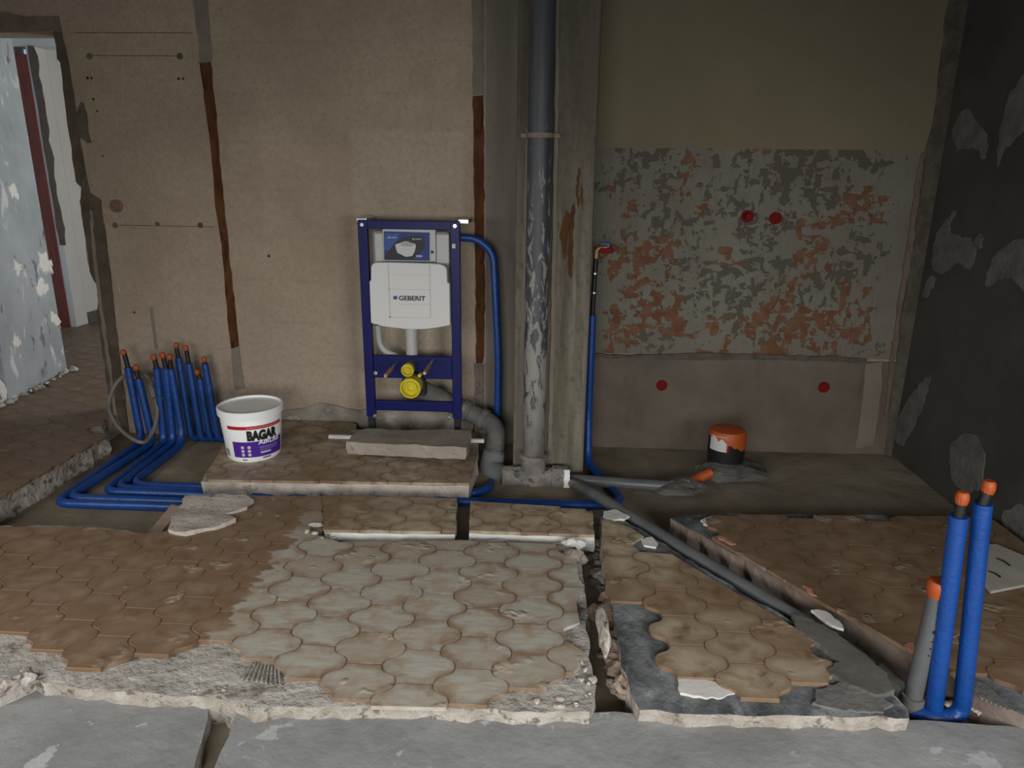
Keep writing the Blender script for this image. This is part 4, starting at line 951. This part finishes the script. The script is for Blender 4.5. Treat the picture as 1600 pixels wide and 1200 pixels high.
blue('blue pipe with bare black top, leftmost of the row by the doorway', (194, 552), (200, 574), (222, 690), run((86, 786), -.75), GP, seed=1)
blue('shorter blue pipe, second from the doorway in the capped row', (212, 576), (216, 592), (240, 692), run((106, 778), -.55), GP, seed=2)
blue('blue pipe third from the doorway in the capped row', (241, 560), (245, 575), (257, 692), run((163, 768), -.70), GP, seed=3)
# fourth pipe carries on along the channel to the tap elbow on the right of the column
c4 = F(182, 763, zf); yv = 3.52
vx = WL(921, 600, yv); 
pr = [c4, Vector((WL(700, 780, 2.95).x, c4.y-.02, zf)), F(935, 790, zf+.005), F(972, 784, zf), F(955, 762, zf+.004), Vector((.228, 3.44, zf+.004)), Vector((.226, yv, .12)), Vector((.224, yv, WL(922, 492, yv).z))]
bt = blue('blue pipe fourth from the doorway, running on to the tap elbow right of the column', (255, 557), (259, 575), (271, 692), pr, GP, seed=4)
iv = Vector((.230, yv, WL(928, 397, yv).z))
tubeo('tap_pipe', [Vector((.224, yv, WL(922, 494, yv).z)), Vector((.226, yv, WL(924, 450, yv).z)), iv], .0125, MT['black'], bt, 12)
for v in (427, 457):
    c = WL(924.5, v, yv); c.x = .227; latheo('clamp_ring', [(.013, -.004), (.017, -.004), (.017, .004), (.013, .004)], c, MT['steel'], bt, 'Z', 14)
eb_ = tubeo('brass_elbow', fillet([iv+Vector((0, 0, -.02)), iv+Vector((0, 0, .03)), iv+Vector((.05, -.0, .03))], .03), .0165, MT['brass'], bt, 12)
q = WL(937, 393, yv); boxo('red_lever', q.x, WL(958, 393, yv).x, yv-.022, yv-.004, WL(940, 395, yv).z, WL(940, 387, yv).z, MT['redplug'], eb_, .004)
boxo('blue_lever', q.x, WL(953, 384, yv).x, yv-.003, yv+.014, WL(940, 388, yv).z, WL(940, 379, yv).z, MT['cardlight'], eb_, .004)
# fifth pipe feeds the cistern
c5 = F(203, 758, zf)
yh = GY+.12
sup = [c5, Vector((WL(640, 768, 3.2).x, c5.y, zf)), F(730, 773, zf), F(764, 764, zf), WL(772, 738, 3.54), WL(777, 690, yh), WL(779, 560, yh), WL(771, 395, yh), WL(745, 372, yh), WL(712, 371, yh-.03)]
blue('blue pipe fifth from the doorway, looping up to the side of the white cistern', (265, 559), (267, 576), (287, 692), sup, GP, rr=.0195, fr=.10, seed=5)
for k, (tp_, br, bs_, lb) in enumerate((((275, 541), (279, 559), (299, 686), 'tallest capped blue pipe of the row, sixth from the doorway'), ((291, 545), (295, 568), (315, 687), 'blue pipe with a long bare black top, seventh from the doorway'),
                                      ((309, 583), (312, 592), (329, 687), 'shortest capped blue pipe of the row, just left of the last one'), ((319, 563), (320, 568), (342, 688), 'rightmost capped blue pipe of the row, beside the white bucket'))):
    b = F(*bs_, zf); blue(lb, tp_, br, bs_, [b+Vector((.05, .05, -.0)), b+Vector((.10, .06, -.02))], GP, rr=.019, seed=6+k, fr=.05)
# two tall pipes in the right foreground
GF = 'tall blue pipes in the right foreground'
for (tp_, br, bs_, rest, lb, sd_) in (((1503, 782), (1498, 806), (1458, 1117), [F(1430, 1108, zf), F(1388, 1066, zf)], 'tall blue pipe with orange cap, left one of the foreground pair', 11),
                                 ((1544, 765), (1536, 786), (1502, 1119), [F(1452, 1122, zf), F(1425, 1112, zf-.004)], 'tallest blue pipe with orange cap, right one of the foreground pair', 12)):
    blue(lb, tp_, br, bs_, rest, GF, rr=.0225, fr=.10, seed=sd_)

# ---- conduit loop among the pipes
cp = [((206, 581), 3.66), ((183, 597), 3.60), ((170, 630), 3.54), ((177, 655), 3.48), ((195, 677), 3.42), ((220, 691), 3.38), ((234, 683), 3.44), ((245, 655), 3.52), ((244, 622), 3.58), ((236, 597), 3.63), ((222, 583), 3.66), ((206, 581), 3.66)]
cpts = [WL(u, v, y) for (u, v), y in cp]; loop = []
for i in range(len(cpts)-1):
    p0, p1_, p2_, p3_ = cpts[max(i-1, 0)], cpts[i], cpts[i+1], cpts[min(i+2, len(cpts)-1)]
    for k in range(5):
        s = k/5; loop.append(.5*((2*p1_)+(p2_-p0)*s+(2*p0-5*p1_+4*p2_-p3_)*s*s+(3*p1_-p0-3*p2_+p3_)*s**3))
cl = thing('conduit_loop', 'looped grey-brown flexible conduit hanging round the two leftmost blue pipes', 'conduit', cpts[5])
tubeo('conduit', loop, .0105, MT['conduit'], cl, 10)
tubeo('wrapped_joint', resample([WL(236, 604, 3.61), WL(242, 622, 3.57)], .02), .017, MT['conduit'], cl, 10, .3)
tubeo('green_tie', [WL(240, 622, 3.56), WL(256, 622, 3.54)], .003, MT['greentape'], cl, 6)

# ---- paint bucket
bk = F(398, 708, 0); hB = WL(391, 631, bk.y).z; rb, rt = .126, .148
bu = thing('paint_bucket', 'open white plastic bucket with purple and red label lettered BAGAR', 'bucket', (bk.x, bk.y, 0))
tap = (rt-rb)/hB
latheo('body', [(0, .003), (rb-.006, .0), (rb, .008), (rb+tap*(hB-.06), hB-.06), (rb+tap*(hB-.06)-.001, hB-.058), (rt, hB-.004), (rt-.004, hB-.004), (rb-.006, .012), (0, .012)], bk, MT['bucketwhite'], bu, 'Z', 48, .6)
latheo('rim', [(rt-.004, hB-.036), (rt+.005, hB-.036), (rt+.007, hB-.004), (rt+.004, hB), (rt-.003, hB), (rt-.004, hB-.01)], bk, MT['bucketwhite'], bu, 'Z', 48, .6)
B0 = Vector((bk.x, bk.y, 0))
RL = lambda z: rb+tap*z
sc_ = hB/.28
curved('red_band', B0, rb, -27, 88, .186*sc_, .205*sc_, MT['red'], bu, 22, tap, inset=.0012)
lb = curved('purple_panel', B0, rb, -20, 92, .030*sc_, .118*sc_, MT['purple'], bu, 22, tap, inset=.0012)
def bucket_text(s, a0, a1, z0, z1, mat, bold, sl=0.0, parent=bu, ins=.0022):
    V, FC, w_, h_ = text_verts(s, .1, bold); vs = []
    for p in V:
        z = (z0+(z1-z0)*p.y/h_)*sc_; th = math.radians(a0+(a1-a0)*p.x/w_+sl*p.y/h_); r = RL(z)+ins; vs.append((bk.x+r*math.sin(th), bk.y-r*math.cos(th), z))
    me = bpy.data.meshes.new('lettering'); me.from_pydata(vs, [], FC); return link('lettering', me, mat, parent)
bucket_text('BAGAR', 12, 74, .122, .181, MT['ink'], .0075)
bucket_text('AIRLISS', 32, 80, .099, .122, MT['bucketwhite'], .003, parent=lb)
for z in (.084, .077, .067): curved('small_print', B0, rb, 34, 76, z*sc_, (z+.0022)*sc_, MT['printviolet'], lb, 8, tap, inset=.002)
curved('small_print', B0, rb, 36, 58, .048*sc_, .058*sc_, MT['printgrey'], lb, 6, tap, inset=.002)
curved('small_print', B0, rb, 12, 80, .193*sc_, .198*sc_, MT['pinkspray'], bu, 14, tap, inset=.002)
curved('small_print', B0, rb, 40, 58, .018*sc_, .024*sc_, MT['ink'], bu, 6, tap, inset=.002)
curved('small_print', B0, rb, -2, 8, .014*sc_, .019*sc_, MT['ink'], bu, 3, tap, inset=.002)
curved('bar_code', B0, rb, -50, -36, .028*sc_, .066*sc_, MT['ink'], bu, 4, tap, inset=.0015)
for k in range(5): curved('bar_gap', B0, rb, -49+k*2.6, -48+k*2.6, .027*sc_, .067*sc_, MT['bucketwhite'], bu, 1, tap, inset=.002)
for i in range(2):
    for j in range(3):
        th = math.radians(1+i*13); z = (.046+j*.021)*sc_; r = RL(z)+.0022
        bm = bmesh.new(); vs = []
        for k in range(14):
            a = 2*math.pi*k/14; t2 = th+math.cos(a)*.0085*sc_/r; vs.append(bm.verts.new((bk.x+r*math.sin(t2), bk.y-r*math.cos(t2), z+math.sin(a)*.0085*sc_)))
        bm.faces.new(vs); fin('round_symbol', bm, MT['printgrey'], lb)
tubeo('handle', [Vector((bk.x-math.cos(a)*(rt+.006), bk.y-.02-math.sin(a)*.012, hB-.06-math.sin(a)*.02)) for a in (0, .3, .6)], .003, MT['ink'], bu, 6)

# ---- loose slab, batten, chunks
o = slab('loose_slab', P2([(541, 691), (600, 694), (728, 700), (736, 673), (690, 671), (640, 673), (572, 670), (556, 676)], .082), .084, .0215, (MT['looseslab'], MT['looseslab']), jit=.005, step=.03, grid=.05, zj=.004, sj=.006, seed=31)
tag(o, 'thick sandy mortar slab lying loose in front of the blue frame', 'slab')
a, b = F(513, 683, .01), F(757, 688, .01)
bm = bmesh.new(); box(bm, a.x, b.x, -.010, .010, .0008, .0205); 
o = fin('batten', bm, MT['whitebatten'], bev=.002); o.location.y = (a.y+b.y)/2; o.rotation_euler.z = 0
tag(o, 'thin white batten sticking out under the loose slab', 'batten')
o = slab('mortar_chunk', P2([(262, 828), (276, 797), (290, 776), (340, 775), (382, 774), (396, 781), (386, 792), (352, 801), (368, 812), (335, 824), (288, 833)], .012), .014, ZR, (MT['chunk'], MT['chunk']), jit=.006, step=.03, grid=.03, zj=.008, sj=.012, seed=33)
tag(o, 'flat pinkish mortar chunk at the corner of the front tiles', 'chunk')
bm = bmesh.new(); pa = [F(228, 836, -.06), F(246, 838, -.06), F(285, 792, -.01), F(268, 788, -.01)]
A = [bm.verts.new(p) for p in pa]; B = [bm.verts.new(p-Vector((0, 0, .02))) for p in pa]
for i in range(4): bm.faces.new((A[i], A[(i+1) % 4], B[(i+1) % 4], B[i]))
bm.faces.new(A); bm.faces.new(B[::-1]); tag(fin('board_offcut', bm, MT['woodwedge']), 'narrow brown board offcut leaning beside the pinkish chunk', 'board')
o = slab('white_board', P2([(1528, 852), (1556, 850), (1640, 885), (1640, 905), (1548, 924), (1534, 908)], .012), .013, .0025, (MT['board'], MT['board']), jit=.002, step=.1, grid=0, zj=0, sj=0, seed=35)
tag(o, 'dusty white board lying on the tiles by the right wall', 'board')
for a, b in (((1545, 893), (1563, 902)), ((1558, 873), (1578, 884))):
    p, q = F(*a, .014), F(*b, .014); tubeo('black_stroke', [p, (p+q)/2+Vector((.004, .006, 0)), q], .0035, MT['ink'], o, 6)

# ---- red plugs and wall box
for (u, v, lb) in ((1168, 338, 'red pipe plug in the torn adhesive, left of the upper pair'), (1212, 341, 'red pipe plug with a pale centre, right of the upper pair'), (1034, 602, 'red plug low on the cement wall, near the column'), (1287, 605, 'red plug low on the cement wall, near the right corner')):
    p = WL(u, v, YB-.012); o = thing('wall_plug', lb, 'plug', p, 'red plugs in the right wall section')
    latheo('flange', [(.018, -.006), (.030, -.005), (.031, .006)], p, MT['redplug'], o, 'Y', 20)
    if v < 400 and u < 1200:
        tubeo('stem', [p, p+Vector((-.004, -.05, 0))], .017, MT['redplug'], o, 16)
    else:
        latheo('cup', [(0, .004), (.013, .004), (.019, -.008), (.022, -.008), (.022, .004)], p, MT['redplug'], o, 'Y', 20)
        latheo('centre', [(0, -.004), (.007, -.003), (.008, .004)], p+Vector((.002, 0, -.004 if v > 400 else .002)), MT['board'], o, 'Y', 12)
p = WL(182, 322, YB); o = thing('wall_box', 'round red-brown junction box in the beige wall near the doorway', 'wall box', p)
latheo('ring', [(.020, .0), (.026, -.008), (.034, -.006), (.034, .006)], p, MT['lintel'], o, 'Y', 20); latheo('back', [(0, -.001), (.022, -.001), (.022, .006)], p, MT['redbrown'], o, 'Y', 16)

# ---- old pipe stubs in the broken floor edge
for (a, b, r, lb) in (((790, 1105), (812, 1093), .026, 'short red-brown pipe stub in the broken front edge of the tiles'), ((-14, 1085), (14, 1068), .03, 'purple-brown pipe stub in the crack at the left edge')):
    p, q = F(*a, -.055), F(*b, -.05); o = thing('pipe_stub', lb, 'pipe', p); tubeo('stub', [p, q], r, MT['redbrown'], o, 14); tubeo('stub_rim', [p, p+(q-p)*.25], r*1.12, MT['redbrown'], o, 14)
p, q = F(322, 1090, -.06), F(362, 1084, -.06); o = tubeo('conduit_stub', resample([p, q], .006), lambda t_: .015+.0025*(int(t_*10) % 2), MT['dustypvc'], None, 10); tag(o, 'ribbed grey conduit stub at the head of the saw cut', 'conduit')

# ---- rubble
RK = {}
def rubble(px, n, smin, smax, z, mats, label, group, seed, singly=False):
    """singly: each lump is a thing, ordered from the front; else tiny crumbs nobody would count, one object per material"""
    rnd = random.Random(seed); poly = P2(px, z); xs = [p[0] for p in poly]; ys = [p[1] for p in poly]; tries = 0; spots = []
    while len(spots) < n and tries < 5000:
        tries += 1; p = (rnd.uniform(min(xs), max(xs)), rnd.uniform(min(ys), max(ys)))
        if inside(p, poly): spots.append(p)
    spots.sort(key=lambda p: p[1]); V = {}; FC = {}
    for k, p in enumerate(spots):
        mt = rnd.choice(mats); sd = rnd.randrange(6); key = (mt, sd)
        if key not in RK: RK[key] = rock_mesh('rubble_stone', (1, 1, 1), sd*1.7+.3, MT[mt], .8, 2, .6)
        s = smin+(smax-smin)*rnd.random()**2; sc3 = (s*rnd.uniform(.8, 1.2), s*rnd.uniform(.8, 1.3), s*rnd.uniform(.6, 1)); a = rnd.uniform(0, 6.28)
        if singly:
            o = bpy.data.objects.new('rubble_stone', RK[key]); COL.objects.link(o); o.location = (p[0], p[1], z); o.scale = sc3; o.rotation_euler = (0, 0, a)
            tag(o, ORD[k]+' '+label, 'rubble', group)
        else:
            me = RK[key]; v0 = V.setdefault(mt, []); f0 = FC.setdefault(mt, []); b = len(v0); ca, sa_ = math.cos(a), math.sin(a)
            for v in me.vertices:
                x_, y_ = v.co.x*sc3[0], v.co.y*sc3[1]; v0.append((p[0]+x_*ca-y_*sa_, p[1]+x_*sa_+y_*ca, z+v.co.z*sc3[2]))
            f0 += [[b+q for q in pl.vertices] for pl in me.polygons]
    for n_, mt in enumerate(V):
        me = bpy.data.meshes.new('mortar_crumbs'); me.from_pydata(V[mt], [], FC[mt]); o = link('mortar_crumbs', me, MT[mt])
        tag(o, ('', 'darker ', 'brown ')[n_]+label, 'rubble'); o['kind'] = 'stuff'
ORD = ['nearest', 'second', 'third', 'fourth', 'fifth', 'sixth', 'seventh', 'eighth', 'ninth', 'tenth', 'eleventh', 'twelfth', 'thirteenth', 'farthest']
TRENCH = [(905, 855), (935, 850), (946, 920), (955, 980), (968, 1060), (985, 1100), (940, 1104), (938, 1060), (928, 990), (924, 920)]
rubble(TRENCH, 40, .012, .034, ZR, ['rubbledark', 'rubblebrown', 'rubble'], 'broken mortar crumbs filling the narrow rubble trench', 'rubble in the narrow trench', 41)
rubble([(942, 880), (952, 900), (964, 1000), (985, 1095), (968, 1098), (950, 1000), (940, 920)], 14, .024, .042, ZR+.03, ['rubblebrown'], 'brown mortar lump from the front, right side of the rubble trench', 'brown lumps in the narrow trench', 42, True)
rubble([(850, 1065), (905, 1035), (928, 1045), (930, 1106), (830, 1108)], 22, .004, .011, TS-.004, ['rubble'], 'pale mortar crumbs at the broken corner of the front tiles', 'crumbs at the broken tile corner', 43)
rubble([(470, 832), (500, 824), (535, 828), (530, 842), (485, 844)], 6, .006, .014, -.004, ['rubble'], 'pale crumbs at the left end of the sawn slot', 'crumbs at the sawn slot', 44)
rubble([(170, 660), (185, 680), (165, 715), (60, 770), (50, 762), (140, 690)], 16, .010, .026, ZR+.02, ['rubble', 'rubblebrown'], 'small stones along the broken edge of the passage tiles', 'stones along the passage edge', 45)
rubble([(310, 1070), (360, 1078), (345, 1095), (300, 1090)], 10, .008, .020, TS-.02, ['rubble', 'rubbledark'], 'mortar crumbs at the head of the saw cut', 'crumbs at the saw cut', 46)
rubble([(1520, 1085), (1590, 1100), (1580, 1125), (1440, 1122), (1470, 1105)], 14, .008, .024, ZR+.03, ['rubbledark', 'rubble'], 'grey crumbs round the foot of the tall blue pipes', 'crumbs by the tall pipes', 47)
rubble([(0, 640), (115, 582), (122, 578), (116, 574), (0, 632)], 30, .010, .026, 0, ['whiteside', 'rubble'], 'pale plaster crumbs along the corridor wall foot', 'crumbs along the corridor wall', 48)
rubble([(0, 1070), (40, 1050), (60, 1060), (0, 1092)], 8, .010, .026, TS-.01, ['rubble'], 'pale lumps beside the crack at the left edge', 'lumps at the left crack', 49)
# lumps of plaster on the slot edge
for k, (u, v, s, m, lb) in enumerate(((893, 860, (.045, .03, .03), 'whiteside', 'smooth white plaster lump at the head of the rubble trench'), (898, 880, (.04, .035, .035), 'rubbledark', 'grey mortar lump below the white plaster lump'), (941, 1010, (.02, .07, .05), 'rubble', 'long grey shard standing in the rubble trench'), (497, 835, (.03, .010, .008), 'bed', 'long pale plaster crumb on the tiles at the slot'))):
    p = F(u, v, -.04); o = link('plaster_lump', rock_mesh('plaster_lump', s, 9+k, MT[m], 1, 3, .7), None); o.location = (p.x, p.y, -.055 if k < 3 else -.004); tag(o, lb, 'plaster')
for o in list(bpy.data.objects):
    if '_base' in o: del o['_base']
